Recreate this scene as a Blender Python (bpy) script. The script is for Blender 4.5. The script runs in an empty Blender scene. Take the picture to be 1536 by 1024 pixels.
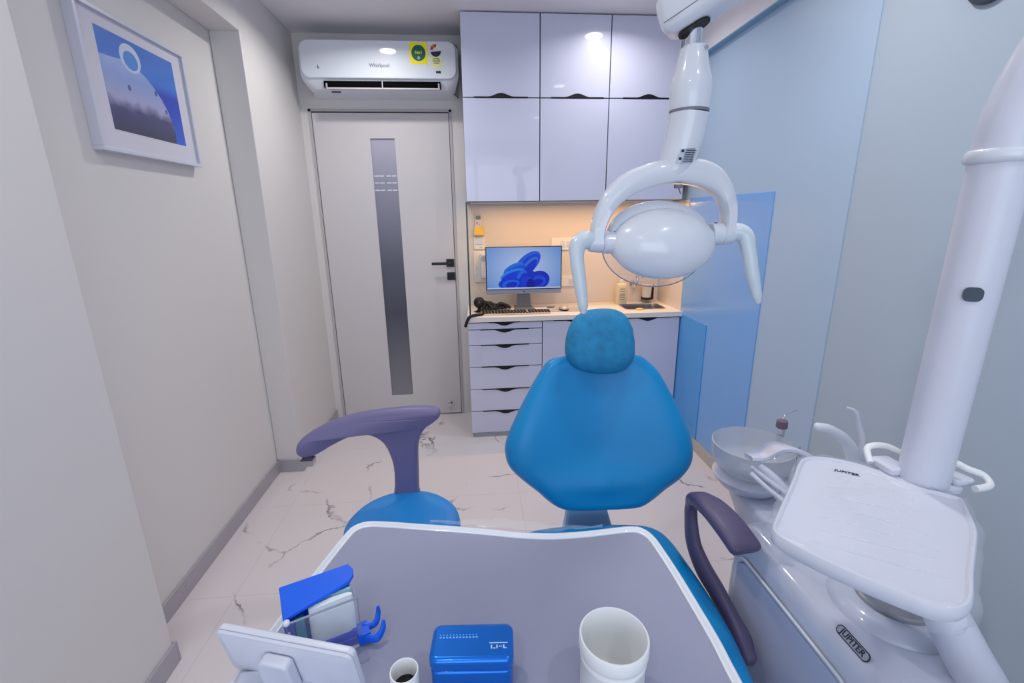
import bpy, bmesh, math, random
from mathutils import Vector, Matrix, Euler
random.seed(7)
PI = math.pi
S = bpy.context.scene
COL = S.collection

# ---------------------------------------------------------------- camera
def camrot(a, b, c):
    return Matrix.Rotation(a, 3, 'Z') @ Matrix.Rotation(b, 3, 'X') @ Matrix.Rotation(c, 3, 'Z')
cam_d = bpy.data.cameras.new('camera')
cam = bpy.data.objects.new('camera', cam_d); COL.objects.link(cam)
cam.matrix_world = Matrix.Translation((0, 0, 1.45)) @ camrot(-0.08157, 1.3065, -0.01291).to_4x4()
cam_d.sensor_width = 36; cam_d.lens = 36 * 695.9 / 1536
cam_d.clip_start = 0.02
S.camera = cam

# ---------------------------------------------------------------- world + lights + exposure
CEIL = 2.538
S.view_settings.view_transform = 'Standard'
S.view_settings.look = 'None'
S.view_settings.gamma = 1
S.view_settings.use_curve_mapping = False
S.view_settings.exposure = 0.12
w = bpy.data.worlds.new('world'); S.world = w; w.use_nodes = True
w.node_tree.nodes['Background'].inputs[0].default_value = (0.70, 0.80, 1.0, 1)
w.node_tree.nodes['Background'].inputs[1].default_value = 1.5

def area(name, loc, rot, sx, sy, power, color=(1, 1, 1), shape='RECTANGLE', spread=PI):
    l = bpy.data.lights.new(name, 'AREA'); l.shape = shape; l.size = sx
    if shape in ('RECTANGLE', 'ELLIPSE'): l.size_y = sy
    l.energy = power; l.color = color; l.spread = spread
    o = bpy.data.objects.new(name, l); COL.objects.link(o)
    o.location = loc; o.rotation_euler = rot
    return o
# daylight through the window in the wall behind the camera
area('window_daylight', (0.1, -1.62, 1.55), (PI/2+0.45, 0, 0), 2.0, 1.5, 11, (0.84, 0.93, 1.0))
DOWNLIGHTS = [(0.80, 2.63), (-0.52, 2.62), (0.80, 1.45), (-0.45, 1.0), (0.80, 0.1), (-0.45, -0.5)]
POWERS = [2.8, 5.8, 5.0, 3.2, 2.2, 2.0]
for (lx, ly), pw in zip(DOWNLIGHTS, POWERS):
    area('downlight_glow', (lx, ly, CEIL - 0.012), (0, 0, 0), 0.10, 0.10, pw*1.1, (1.0, 0.985, 0.955), 'DISK', 2.65)
# warm light strip and spot under the wall cabinets
area('undercabinet_strip_glow', (0.66, 3.05, 1.522), (0, 0, 0), 1.25, 0.015, 4.0, (1.0, 0.58, 0.22))
area('undercabinet_spot_glow', (1.24, 3.10, 1.515), (0, 0, 0), 0.04, 0.04, 0.7, (1.0, 0.55, 0.2), 'DISK')

# ---------------------------------------------------------------- materials
def lin(c):
    return tuple(((v/255)/12.92 if v/255 <= 0.04045 else ((v/255+0.055)/1.055)**2.4) for v in c) + (1,)
def mat(name, rgb, rough=0.5, metal=0, coat=0, bump=0, bscale=60, trans=0, alpha=1, spec=0.5, ior=1.45, sub=0, vary=0):
    m = bpy.data.materials.new(name); m.use_nodes = True
    nt = m.node_tree; b = nt.nodes['Principled BSDF']
    b.inputs['Base Color'].default_value = lin(rgb)
    b.inputs['Roughness'].default_value = rough; b.inputs['Metallic'].default_value = metal
    b.inputs['Coat Weight'].default_value = coat; b.inputs['Coat Roughness'].default_value = 0.04
    b.inputs['Transmission Weight'].default_value = trans; b.inputs['Alpha'].default_value = alpha
    b.inputs['Specular IOR Level'].default_value = spec; b.inputs['IOR'].default_value = ior
    tc = nt.nodes.new('ShaderNodeTexCoord')
    nz = nt.nodes.new('ShaderNodeTexNoise'); nz.inputs['Scale'].default_value = bscale
    nz.inputs['Detail'].default_value = 4
    nt.links.new(tc.outputs['Object'], nz.inputs['Vector'])
    if bump:
        bp = nt.nodes.new('ShaderNodeBump'); bp.inputs['Strength'].default_value = bump; bp.inputs['Distance'].default_value = 0.002
        nt.links.new(nz.outputs['Fac'], bp.inputs['Height']); nt.links.new(bp.outputs['Normal'], b.inputs['Normal'])
    if vary:
        mx = nt.nodes.new('ShaderNodeMixRGB'); mx.blend_type = 'MULTIPLY'
        mx.inputs['Color1'].default_value = lin(rgb)
        rp = nt.nodes.new('ShaderNodeValToRGB'); rp.color_ramp.elements[0].color = (1-vary,)*3+(1,); rp.color_ramp.elements[1].color = (1, 1, 1, 1)
        rp.color_ramp.elements[0].position = 0.35; rp.color_ramp.elements[1].position = 0.65
        mx.inputs['Fac'].default_value = 1
        nt.links.new(nz.outputs['Fac'], rp.inputs['Fac']); nt.links.new(rp.outputs['Color'], mx.inputs['Color2'])
        nt.links.new(mx.outputs['Color'], b.inputs['Base Color'])
    return m
def emis(name, rgb, st):
    m = bpy.data.materials.new(name); m.use_nodes = True; nt = m.node_tree
    b = nt.nodes['Principled BSDF']; b.inputs['Base Color'].default_value = (0, 0, 0, 1)
    b.inputs['Emission Color'].default_value = lin(rgb); b.inputs['Emission Strength'].default_value = st
    b.inputs['Roughness'].default_value = 0.3
    return m
def clear(name, rgb, rough=0.05, alpha=0.2):
    return mat(name, rgb, rough, alpha=alpha, spec=0.6)

M = {}
M['wall'] = mat('wall_paint', (222, 218, 216), 0.45, bump=0.03, bscale=30)
M['ceiling'] = mat('ceiling_paint', (236, 232, 236), 0.55, bump=0.02, bscale=30)
M['wall_blue'] = mat('pale_blue_wall_paint', (176, 198, 222), 0.4, bump=0.03, bscale=30)
M['wall_grey'] = mat('blue_grey_wall_paint', (178, 193, 208), 0.4, bump=0.03, bscale=30)
M['band'] = mat('ledge_blue_paint', (120, 165, 195), 0.5)
M['panel_mid'] = mat('mid_blue_laminate', (126, 178, 240), 0.22, coat=0.2)
M['panel_dark'] = mat('strong_blue_laminate', (80, 162, 235), 0.22, coat=0.2)
M['door'] = mat('grey_white_door_laminate', (212, 207, 209), 0.4, bump=0.02)
M['dark_gap'] = mat('dark_gap', (40, 38, 42), 0.7)
M['frame'] = mat('door_frame_paint', (190, 184, 186), 0.5)
M['cab'] = mat('lilac_white_gloss_laminate', (210, 211, 232), 0.3, coat=0.8)
M['carcass'] = mat('grey_carcass', (120, 120, 132), 0.5)
M['black'] = mat('black_handle_and_cutout_shade', (14, 14, 22), 0.35)  # also stands in for the shade inside the cabinet cut-outs
M['blackmatte'] = mat('black_plastic', (16, 15, 18), 0.55)
M['worktop'] = mat('white_worktop_stone', (236, 228, 222), 0.3, vary=0.03, bscale=200)
M['steel'] = mat('brushed_steel', (190, 188, 186), 0.22, 1)
M['chrome'] = mat('chrome', (215, 218, 225), 0.08, 1)
M['white'] = mat('white_gloss_plastic', (218, 223, 232), 0.38, coat=0.8)
M['white2'] = mat('white_satin_plastic', (212, 215, 228), 0.32)
M['unit'] = mat('unit_white_gloss_plastic', (206, 210, 226), 0.36, coat=0.7)
M['warmwhite'] = mat('cream_white_plastic', (238, 230, 222), 0.35)
M['blue'] = mat('dental_blue_vinyl', (0, 138, 202), 0.36, bump=0.12, bscale=500)
M['blue2'] = mat('stool_blue_vinyl', (34, 138, 216), 0.38, bump=0.12, bscale=500)
M['headcover'] = mat('headrest_blue_fabric', (36, 140, 192), 0.7, bump=0.9, bscale=38, vary=0.22)
M['purple'] = mat('purple_grey_soft_plastic', (114, 108, 148), 0.42, bump=0.1, bscale=400)
M['purple2'] = mat('dark_purple_grey_plastic', (92, 84, 114), 0.42, bump=0.1, bscale=400)
M['matgrey'] = mat('ribbed_grey_mat', (148, 151, 174), 0.62)
M['jar'] = mat('white_jar_plastic', (238, 240, 240), 0.35)
M['boxblue'] = mat('anodised_blue_metal', (0, 112, 215), 0.25, 0.55, coat=0.3)
M['lidblue'] = mat('bright_blue_plastic', (0, 95, 232), 0.38)
M['deepblue'] = mat('deep_blue_plastic', (0, 62, 205), 0.4)
M['teal'] = mat('teal_mask_fabric', (20, 130, 160), 0.7, bump=0.3)
M['maskwhite'] = mat('pale_mask_fabric', (232, 241, 246), 0.6, bump=0.8, bscale=50)
M['maskgreen'] = mat('pale_green_mask_fabric', (170, 215, 222), 0.7, bump=0.4)
M['coffee'] = mat('dark_liquid', (10, 8, 12), 0.08)
M['label'] = mat('silver_label', (165, 172, 185), 0.35, 0.3)
M['ink'] = mat('dark_ink', (28, 34, 60), 0.5)
M['yellow'] = mat('yellow_sticker', (250, 235, 10), 0.4)
M['green'] = mat('dark_green_print', (0, 95, 80), 0.4)
M['red'] = mat('red_print', (210, 60, 50), 0.4)
M['paleyellow'] = mat('pale_yellow_label', (228, 232, 170), 0.4)
M['yellowholder'] = mat('yellow_card', (245, 200, 80), 0.5)
M['glassgreen'] = mat('dark_green_glass_edge', (12, 45, 32), 0.15)
M['clear'] = clear('clear_acrylic', (215, 225, 235), 0.06, 0.10)
M['clearedge'] = clear('acrylic_edge', (150, 160, 180), 0.1, 0.75)
M['bowlglass'] = clear('frosted_bowl_glass', (214, 218, 228), 0.12, 0.55)
M['shield'] = clear('lamp_shield', (200, 208, 220), 0.05, 0.25)
M['film'] = clear('thin_plastic_film', (235, 240, 248), 0.08, 0.16)
M['collar'] = mat('grey_collar_metal', (140, 138, 142), 0.3, 0.7)
M['void'] = mat('outlet_black', (6, 7, 10), 0.9, spec=0.1)
M['rim'] = mat('white_table_plastic', (236, 240, 246), 0.3, coat=0.6)
M['greydot'] = mat('slate_grey_cap', (62, 76, 90), 0.5)
M['keys'] = mat('black_keys', (22, 20, 22), 0.45)
M['kbd'] = mat('champagne_keyboard_frame', (205, 190, 172), 0.35, 0.3)
M['stand'] = mat('grey_monitor_stand', (140, 138, 136), 0.3, 0.5)
M['bezel'] = mat('silver_monitor_chin', (168, 170, 186), 0.35, 0.4)
M['soap'] = mat('cream_soap_bottle', (232, 214, 178), 0.35)
M['led'] = emis('downlight_disc', (255, 252, 248), 9)
M['warmled'] = emis('warm_led', (255, 190, 110), 7)
M['lampglass'] = mat('lamp_reflector', (225, 228, 235), 0.1, 0.6)
M['bracketblue'] = mat('pale_blue_bracket', (150, 190, 225), 0.4)
M['beige'] = mat('beige_print', (235, 230, 215), 0.5)

def marble(name, base, vein, rough, joints=True, vs=1.0, amt=0.75):
    m = bpy.data.materials.new(name); m.use_nodes = True; nt = m.node_tree; N = nt.nodes.new; L = nt.links.new
    b = nt.nodes['Principled BSDF']; b.inputs['Roughness'].default_value = rough
    tc = N('ShaderNodeTexCoord')
    nz = N('ShaderNodeTexNoise'); nz.inputs['Scale'].default_value = 1.7*vs; nz.inputs['Detail'].default_value = 7; nz.inputs['Roughness'].default_value = 0.6
    L(tc.outputs['Object'], nz.inputs['Vector'])
    ad = N('ShaderNodeMixRGB'); ad.blend_type = 'ADD'; ad.inputs['Fac'].default_value = 0.55
    L(tc.outputs['Object'], ad.inputs['Color1']); L(nz.outputs['Color'], ad.inputs['Color2'])
    vo = N('ShaderNodeTexVoronoi'); vo.feature = 'DISTANCE_TO_EDGE'; vo.inputs['Scale'].default_value = 2.1*vs
    L(ad.outputs['Color'], vo.inputs['Vector'])
    rp = N('ShaderNodeValToRGB'); rp.color_ramp.elements[0].color = (1, 1, 1, 1); rp.color_ramp.elements[1].color = (0, 0, 0, 1)
    rp.color_ramp.elements[0].position = 0.0; rp.color_ramp.elements[1].position = 0.017
    L(vo.outputs['Distance'], rp.inputs['Fac'])
    n2 = N('ShaderNodeTexNoise'); n2.inputs['Scale'].default_value = 3.4*vs; n2.inputs['Detail'].default_value = 2
    L(tc.outputs['Object'], n2.inputs['Vector'])
    r2 = N('ShaderNodeValToRGB'); r2.color_ramp.elements[0].position = 0.49; r2.color_ramp.elements[1].position = 0.60
    L(n2.outputs['Fac'], r2.inputs['Fac'])
    mu = N('ShaderNodeMath'); mu.operation = 'MULTIPLY'; L(rp.outputs['Color'], mu.inputs[0]); L(r2.outputs['Color'], mu.inputs[1])
    mu2 = N('ShaderNodeMath'); mu2.operation = 'MULTIPLY'; L(mu.outputs[0], mu2.inputs[0]); mu2.inputs[1].default_value = amt
    # soft cloud
    n3 = N('ShaderNodeTexNoise'); n3.inputs['Scale'].default_value = 1.1*vs; L(tc.outputs['Object'], n3.inputs['Vector'])
    cl = N('ShaderNodeMixRGB'); cl.inputs['Color1'].default_value = lin(base); cl.inputs['Color2'].default_value = lin(tuple(int(v*0.94) for v in base))
    L(n3.outputs['Fac'], cl.inputs['Fac'])
    mx = N('ShaderNodeMixRGB'); L(mu2.outputs[0], mx.inputs['Fac']); L(cl.outputs['Color'], mx.inputs['Color1']); mx.inputs['Color2'].default_value = lin(vein)
    out = mx.outputs['Color']
    if joints:
        br = N('ShaderNodeTexBrick'); br.offset = 0.0; br.inputs['Scale'].default_value = 1
        br.inputs['Brick Width'].default_value = 1.2; br.inputs['Row Height'].default_value = 0.6
        br.inputs['Mortar Size'].default_value = 0.0016; br.inputs['Mortar Smooth'].default_value = 0.1
        br.inputs['Color1'].default_value = (1, 1, 1, 1); br.inputs['Color2'].default_value = (1, 1, 1, 1); br.inputs['Mortar'].default_value = (0.86, 0.85, 0.86, 1)
        mp = N('ShaderNodeMapping'); mp.inputs['Location'].default_value = (0.99, 0.19, 0)
        L(tc.outputs['Object'], mp.inputs['Vector']); L(mp.outputs['Vector'], br.inputs['Vector'])
        mm = N('ShaderNodeMixRGB'); mm.blend_type = 'MULTIPLY'; mm.inputs['Fac'].default_value = 1
        L(out, mm.inputs['Color1']); L(br.outputs['Color'], mm.inputs['Color2']); out = mm.outputs['Color']
    L(out, b.inputs['Base Color'])
    return m
M['floor'] = marble('white_marble_tile', (226, 218, 220), (92, 88, 100), 0.10, amt=0.95)
M['skirt'] = marble('grey_marble_skirting', (176, 172, 180), (120, 116, 125), 0.25, False, 2.5, 0.5)
M['skirtbeige'] = marble('beige_marble_skirting', (196, 188, 182), (130, 122, 120), 0.25, False, 2.5, 0.5)

def ribbed(m, scale=900, st=0.25):
    nt = m.node_tree; b = nt.nodes['Principled BSDF']
    tc = nt.nodes.new('ShaderNodeTexCoord'); ck = nt.nodes.new('ShaderNodeTexChecker'); ck.inputs['Scale'].default_value = scale
    bp = nt.nodes.new('ShaderNodeBump'); bp.inputs['Strength'].default_value = st; bp.inputs['Distance'].default_value = 0.001
    nt.links.new(tc.outputs['Object'], ck.inputs['Vector']); nt.links.new(ck.outputs['Fac'], bp.inputs['Height'])
    nt.links.new(bp.outputs['Normal'], b.inputs['Normal'])
ribbed(M['matgrey'], 420, 0.35)

# frosted glass of the door: dark outside painted in, showing through lower down, paler at the top
def frosted():
    m = mat('frosted_door_glass', (128, 132, 150), 0.32, spec=0.5)
    nt = m.node_tree; b = nt.nodes['Principled BSDF']
    tc = nt.nodes.new('ShaderNodeTexCoord'); sp = nt.nodes.new('ShaderNodeSeparateXYZ'); rp = nt.nodes.new('ShaderNodeValToRGB')
    mr = nt.nodes.new('ShaderNodeMapRange'); mr.inputs['From Min'].default_value = 0.15; mr.inputs['From Max'].default_value = 1.95
    nt.links.new(tc.outputs['Object'], sp.inputs[0]); nt.links.new(sp.outputs['Z'], mr.inputs['Value']); nt.links.new(mr.outputs['Result'], rp.inputs['Fac'])
    e = rp.color_ramp.elements; e[0].position = 0; e[0].color = lin((140, 140, 148)); e[1].position = 1; e[1].color = lin((186, 182, 200))
    for p, c in ((0.35, (78, 82, 96)), (0.55, (96, 98, 114)), (0.82, (146, 146, 164))):
        q = e.new(p); q.color = lin(c)
    nt.links.new(rp.outputs['Color'], b.inputs['Base Color'])
    return m
M['frost'] = frosted()

# ---------------------------------------------------------------- mesh helpers
def new_obj(name, bm, m, parent=None, smooth=None, bevel=0, segs=2, subsurf=0):
    bmesh.ops.recalc_face_normals(bm, faces=bm.faces[:])
    me = bpy.data.meshes.new(name)
    if smooth is not None:
        for f in bm.faces: f.smooth = True
        for e in bm.edges:
            if len(e.link_faces) == 2 and e.calc_face_angle(0) > math.radians(smooth): e.smooth = False
    bm.to_mesh(me); bm.free()
    mats = m if isinstance(m, (list, tuple)) else [m]
    for q in mats: me.materials.append(q)
    o = bpy.data.objects.new(name, me); COL.objects.link(o)
    if parent is not None: o.parent = parent
    if bevel:
        md = o.modifiers.new('bevel', 'BEVEL'); md.width = bevel; md.segments = segs; md.limit_method = 'ANGLE'; md.angle_limit = math.radians(35)
        for p in me.polygons: p.use_smooth = True
        try: me.set_sharp_from_angle(angle=math.radians(40))
        except Exception: pass
        md.harden_normals = False
    if subsurf:
        md = o.modifiers.new('subsurf', 'SUBSURF'); md.levels = subsurf; md.render_levels = subsurf
        for p in me.polygons: p.use_smooth = True
    return o
def BM(): return bmesh.new()
def box(bm, x0, x1, y0, y1, z0, z1, mi=0, mtx=None):
    vs = [bm.verts.new(Vector(p)) for p in ((x0,y0,z0),(x1,y0,z0),(x1,y1,z0),(x0,y1,z0),(x0,y0,z1),(x1,y0,z1),(x1,y1,z1),(x0,y1,z1))]
    if mtx:
        for v in vs: v.co = mtx @ v.co
    for f in ((0,3,2,1),(4,5,6,7),(0,1,5,4),(1,2,6,5),(2,3,7,6),(3,0,4,7)):
        fc = bm.faces.new([vs[i] for i in f]); fc.material_index = mi
    return vs
def prism(bm, pts, d0, d1, fr=None, mi=0):
    """pts: 2D outline; fr(u,v,w)->Vector; extruded w from d0 to d1."""
    fr = fr or (lambda u, v, w: Vector((u, v, w)))
    a = [bm.verts.new(fr(u, v, d0)) for u, v in pts]; b = [bm.verts.new(fr(u, v, d1)) for u, v in pts]
    n = len(pts)
    fs = [bm.faces.new(a[::-1]), bm.faces.new(b)]
    for i in range(n): fs.append(bm.faces.new((a[i], a[(i+1) % n], b[(i+1) % n], b[i])))
    for f in fs: f.material_index = mi
def rings(bm, rs, cap0=True, cap1=True, closed=True, mi=0):
    V = [[bm.verts.new(p) for p in r] for r in rs]; n = len(V[0])
    for i in range(len(V)-1):
        for j in range(n if closed else n-1):
            f = bm.faces.new((V[i][j], V[i][(j+1) % n], V[i+1][(j+1) % n], V[i+1][j])); f.material_index = mi
    if cap0: bm.faces.new(V[0][::-1]).material_index = mi
    if cap1: bm.faces.new(V[-1]).material_index = mi
def flat_cap(bm, verts, uv, mi=0):
    from mathutils.geometry import tessellate_polygon
    for tri in tessellate_polygon([[Vector((p[0], p[1], 0)) for p in uv]]):
        try: bm.faces.new([verts[i] for i in tri]).material_index = mi
        except ValueError: pass
def layered(bm, outline, layers, fr3):
    '''stack of inset outlines; the ends are closed with a proper concave-safe cap'''
    V = []; U = []
    for ins, w_ in layers:
        q = inset(outline, ins); U.append(q); V.append([bm.verts.new(fr3(u, v, w_)) for u, v in q])
    n = len(outline)
    for i in range(len(V)-1):
        for j in range(n): bm.faces.new((V[i][j], V[i][(j+1) % n], V[i+1][(j+1) % n], V[i+1][j]))
    flat_cap(bm, V[0], U[0]); flat_cap(bm, V[-1], U[-1])
def lathe(bm, prof, c=(0,0,0), n=40, mtx=None, cap0=True, cap1=True, sx=1, sy=1, mi=0):
    rs = []
    for r, z in prof:
        ring = []
        for k in range(n):
            t = 2*PI*k/n; p = Vector((r*math.cos(t)*sx, r*math.sin(t)*sy, z))
            if mtx: p = mtx @ p
            ring.append(p + Vector(c))
        rs.append(ring)
    rings(bm, rs, cap0, cap1, mi=mi)
def spline(pts, n):
    P = [Vector(p) for p in pts]; out = []
    m = len(P)
    for i in range(m-1):
        p0 = P[max(i-1,0)]; p1 = P[i]; p2 = P[i+1]; p3 = P[min(i+2,m-1)]
        for k in range(n):
            t = k/n
            out.append(0.5*((2*p1)+(-p0+p2)*t+(2*p0-5*p1+4*p2-p3)*t*t+(-p0+3*p1-3*p2+p3)*t**3))
    out.append(P[-1]); return out
def lerp_list(vals, n):
    out = []
    for i in range(len(vals)-1):
        for k in range(n):
            t = k/n; t = t*t*(3-2*t); out.append(vals[i]*(1-t)+vals[i+1]*t)
    out.append(vals[-1]); return out
def tube(bm, pts, rad, n=16, seg=6, up=None, flat=1.0, sq=2.0, smoothp=True, mi=0, round_ends=False):
    """sweep; rad scalar or list per control point; flat = ratio of the second axis; sq superellipse power."""
    if smoothp: P = spline(pts, seg)
    else: P = [Vector(p) for p in pts]; seg = 1
    R = lerp_list(rad, seg) if isinstance(rad, (list, tuple)) else [rad]*len(P)
    F = lerp_list(flat, seg) if isinstance(flat, (list, tuple)) else [flat]*len(P)
    if round_ends:
        t0 = (P[0]-P[1]).normalized(); t1 = (P[-1]-P[-2]).normalized()
        a, b, ra, rb = P[0], P[-1], R[0], R[-1]
        P = [a+t0*ra*math.sin(q)*0.8 for q in (1.4, 1.0, 0.5)] + P + [b+t1*rb*math.sin(q)*0.8 for q in (0.5, 1.0, 1.4)]
        R = [ra*math.cos(q) for q in (1.4, 1.0, 0.5)] + R + [rb*math.cos(q) for q in (0.5, 1.0, 1.4)]
        F = [F[0]]*3 + F + [F[-1]]*3
    u = Vector(up) if up else Vector((0.123, 0.31, 0.94))
    rs = []
    for i, p in enumerate(P):
        t = (P[min(i+1, len(P)-1)]-P[max(i-1, 0)]).normalized()
        a = (u - t*u.dot(t)).normalized()
        if not up: u = a
        b = t.cross(a)
        ring = []
        for k in range(n):
            th = 2*PI*k/n; c, s_ = math.cos(th), math.sin(th)
            cx = math.copysign(abs(c)**(2/sq), c); sx = math.copysign(abs(s_)**(2/sq), s_)
            ring.append(p + a*cx*R[i] + b*sx*R[i]*F[i])
        rs.append(ring)
    rings(bm, rs, mi=mi)
def rrect(x0, x1, y0, y1, r, n=6):
    out = []
    for cx, cy, a0 in ((x1-r, y1-r, 0), (x0+r, y1-r, PI/2), (x0+r, y0+r, PI), (x1-r, y0+r, 1.5*PI)):
        for k in range(n+1):
            a = a0+PI/2*k/n; out.append((cx+r*math.cos(a), cy+r*math.sin(a)))
    return out
def smooth_outline(pts, n=5):
    P = [Vector((p[0], p[1])) for p in pts]; m = len(P); out = []
    for i in range(m):
        p0, p1, p2, p3 = P[(i-1) % m], P[i], P[(i+1) % m], P[(i+2) % m]
        for k in range(n):
            t = k/n
            q = 0.5*((2*p1)+(-p0+p2)*t+(2*p0-5*p1+4*p2-p3)*t*t+(-p0+3*p1-3*p2+p3)*t**3)
            out.append((q.x, q.y))
    return out
def inset(pts, d):
    """offset a closed 2D outline inward by d."""
    n = len(pts); A = sum(pts[i][0]*pts[(i+1) % n][1]-pts[(i+1) % n][0]*pts[i][1] for i in range(n))
    sg = 1 if A > 0 else -1; out = []
    for i in range(n):
        a = Vector(pts[i-1]); b = Vector(pts[i]); c = Vector(pts[(i+1) % n])
        t = (c-a)
        if t.length < 1e-9: t = (c-b)
        t.normalize(); nrm = Vector((-t.y, t.x))*sg
        out.append((b.x+nrm.x*d, b.y+nrm.y*d))
    return out
def thing(name, label, cat, loc=(0,0,0), rotz=0, group=None):
    o = bpy.data.objects.new(name, None); COL.objects.link(o); o.empty_display_size = 0.05
    o.location = loc; o.rotation_euler = (0, 0, rotz); o['label'] = label; o['category'] = cat
    if group: o['group'] = group
    return o
def tag(o, label, cat, group=None):
    o['label'] = label; o['category'] = cat
    if group: o['group'] = group
    return o
def struct(o): o['kind'] = 'structure'; return o
def text(name, body, size, m, parent, mtx, ext=0.0004, align='CENTER'):
    cu = bpy.data.curves.new(name, 'FONT'); cu.body = body; cu.size = size; cu.extrude = ext
    cu.offset = size*0.018; cu.align_x = align; cu.align_y = 'CENTER'; cu.resolution_u = 3
    t = bpy.data.objects.new(name+'_src', cu); COL.objects.link(t)
    dg = bpy.context.evaluated_depsgraph_get(); me = bpy.data.meshes.new_from_object(t.evaluated_get(dg))
    bpy.data.objects.remove(t); bpy.data.curves.remove(cu)
    me.name = name; me.transform(mtx); me.materials.clear(); me.materials.append(m)
    o = bpy.data.objects.new(name, me); COL.objects.link(o); o.parent = parent
    return o
def frame_mtx(o, x, y):
    """matrix with origin o and in-plane axes x, y"""
    x = Vector(x).normalized(); z = x.cross(Vector(y)).normalized(); y = z.cross(x)
    m = Matrix((x, y, z)).transposed().to_4x4(); m.translation = Vector(o); return m
FACE_CAM = lambda o: frame_mtx(o, (1, 0, 0), (0, 0, 1))   # faces -y

# ================================================================ ROOM
XL, XR, XI, YB, YF = -1.05, 1.367, -1.189, 3.303, -1.5
bm = BM(); box(bm, XI-0.1, XR+0.1, YF-0.1, YB+0.1, -0.1, 0); struct(new_obj('floor', bm, M['floor']))
bm = BM(); box(bm, XI-0.1, XR+0.1, YF-0.1, YB+0.1, CEIL, CEIL+0.1); struct(new_obj('ceiling', bm, M['ceiling']))
# left wall with a shallow recess between two columns
bm = BM()
box(bm, XI-0.12, XI, YF-0.1, YB+0.1, 0, CEIL)
box(bm, XI, XL, YF-0.1, 1.335, 0, CEIL)
box(bm, XI, XL, 2.571, YB+0.1, 0, CEIL)
box(bm, XI, XL, 1.335, 2.571, 2.30, CEIL)
struct(new_obj('wall_left', bm, M['wall'], bevel=0.004))
bm = BM(); box(bm, XR, XR+0.12, YF-0.1, YB+0.1, 0, CEIL); struct(new_obj('wall_right', bm, M['wall_grey']))
bm = BM()
box(bm, XL, -0.99, YB, YB+0.12, 0, CEIL); box(bm, -0.99, -0.105, YB, YB+0.12, 2.115, CEIL); box(bm, -0.105, XR, YB, YB+0.12, 0, CEIL)
struct(new_obj('wall_back', bm, M['wall']))
# wall behind the camera with the window opening
bm = BM()
box(bm, XL, -0.95, YF-0.1, YF, 0, CEIL); box(bm, 1.15, XR, YF-0.1, YF, 0, CEIL)
box(bm, -0.95, 1.15, YF-0.1, YF, 0, 0.75); box(bm, -0.95, 1.15, YF-0.1, YF, 2.35, CEIL)
struct(new_obj('wall_front', bm, M['wall']))
bm = BM()
for x in (-0.95, 0.075, 1.11): box(bm, x, x+0.04, YF-0.07, YF-0.03, 0.75, 2.35)
for z in (0.75, 2.31): box(bm, -0.91, 1.11, YF-0.07, YF-0.03, z, z+0.04)
struct(new_obj('window_1', bm, M['white2']))
# pale blue paint area, then the two blue laminate panels on the right wall
bm = BM(); box(bm, XR-0.004, XR, 1.64, YB, 0.0, 2.31); struct(new_obj('trim_1', bm, M['wall_blue']))
bm = BM(); box(bm, XR-0.010, XR-0.004, 2.075, 2.90, 0.082, 1.542); struct(new_obj('trim_2', bm, M['panel_mid'], bevel=0.0015))
bm = BM(); box(bm, XR-0.016, XR-0.010, 2.547, 2.90, 0.082, 0.818); struct(new_obj('trim_3', bm, M['panel_dark'], bevel=0.0015))
# bulkhead along the right wall
bm = BM(); box(bm, 1.322, XR, YF, 2.93, 2.314, CEIL); struct(new_obj('trim_4', bm, M['ceiling']))
bm = BM(); box(bm, 1.322, XR, YF, 2.93, 2.308, 2.314); struct(new_obj('trim_5', bm, M['band']))
# skirting
bm = BM()
box(bm, XI, XI+0.010, 1.335, 2.571, 0, 0.078); box(bm, XI, XL+0.010, 2.561, 2.571, 0, 0.078)
box(bm, XL, XL+0.010, 2.571, YB, 0, 0.078); box(bm, XL, XL+0.010, YF, 1.335, 0, 0.078); box(bm, XI, XL+0.010, 1.335, 1.345, 0, 0.078)
struct(new_obj('baseboard_left', bm, M['skirt'], bevel=0.0015))
bm = BM(); box(bm, XR-0.014, XR, YF, 2.88, 0, 0.08); struct(new_obj('baseboard_right', bm, M['skirtbeige'], bevel=0.0015))

# door
d = thing('door_1', 'white flush door with a tall frosted glass strip and black lever', 'door', (-0.55, YB, 0)); d['kind'] = 'structure'
def dl(bm, *a): box(bm, *a)
bm = BM()  # leaf with a slot, coordinates relative to (-.55, YB)
X0, X1, G0, G1 = -0.432, 0.425, -0.083, 0.073
box(bm, X0, G0, 0.0, 0.04, 0.008, 2.095); box(bm, G1, X1, 0.0, 0.04, 0.008, 2.095)
box(bm, G0, G1, 0.0, 0.04, 0.008, 0.166); box(bm, G0, G1, 0.0, 0.04, 1.945, 2.095)
new_obj('door_leaf', bm, M['door'], d)
bm = BM(); box(bm, G0, G1, 0.012, 0.028, 0.166, 1.945); gl = new_obj('glass_strip', bm, M['frost'], d)
bm = BM()
for k, z in enumerate((1.712, 1.668, 1.622)):
    for j, xx in enumerate([-0.079, -0.045, 0.0, 0.035]):
        box(bm, xx, xx+0.03, 0.0105, 0.012, z, z+0.007)
new_obj('frosting_dashes', bm, mat('frosting_dash', (225, 225, 238), 0.4), gl)
bm = BM()
box(bm, -0.452, -0.436, -0.006, 0.1, 0, 2.115); box(bm, 0.429, 0.445, -0.006, 0.1, 0, 2.115); box(bm, -0.452, 0.445, -0.006, 0.1, 2.102, 2.118)
new_obj('door_frame', bm, M['frame'], d)
bm = BM(); box(bm, -0.44, 0.435, 0.03, 0.05, 0, 2.11); new_obj('door_gap_shade', bm, M['dark_gap'], d)  # dark sheet behind the leaf, stands in for shade in the gap
hx = 0.394
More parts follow.
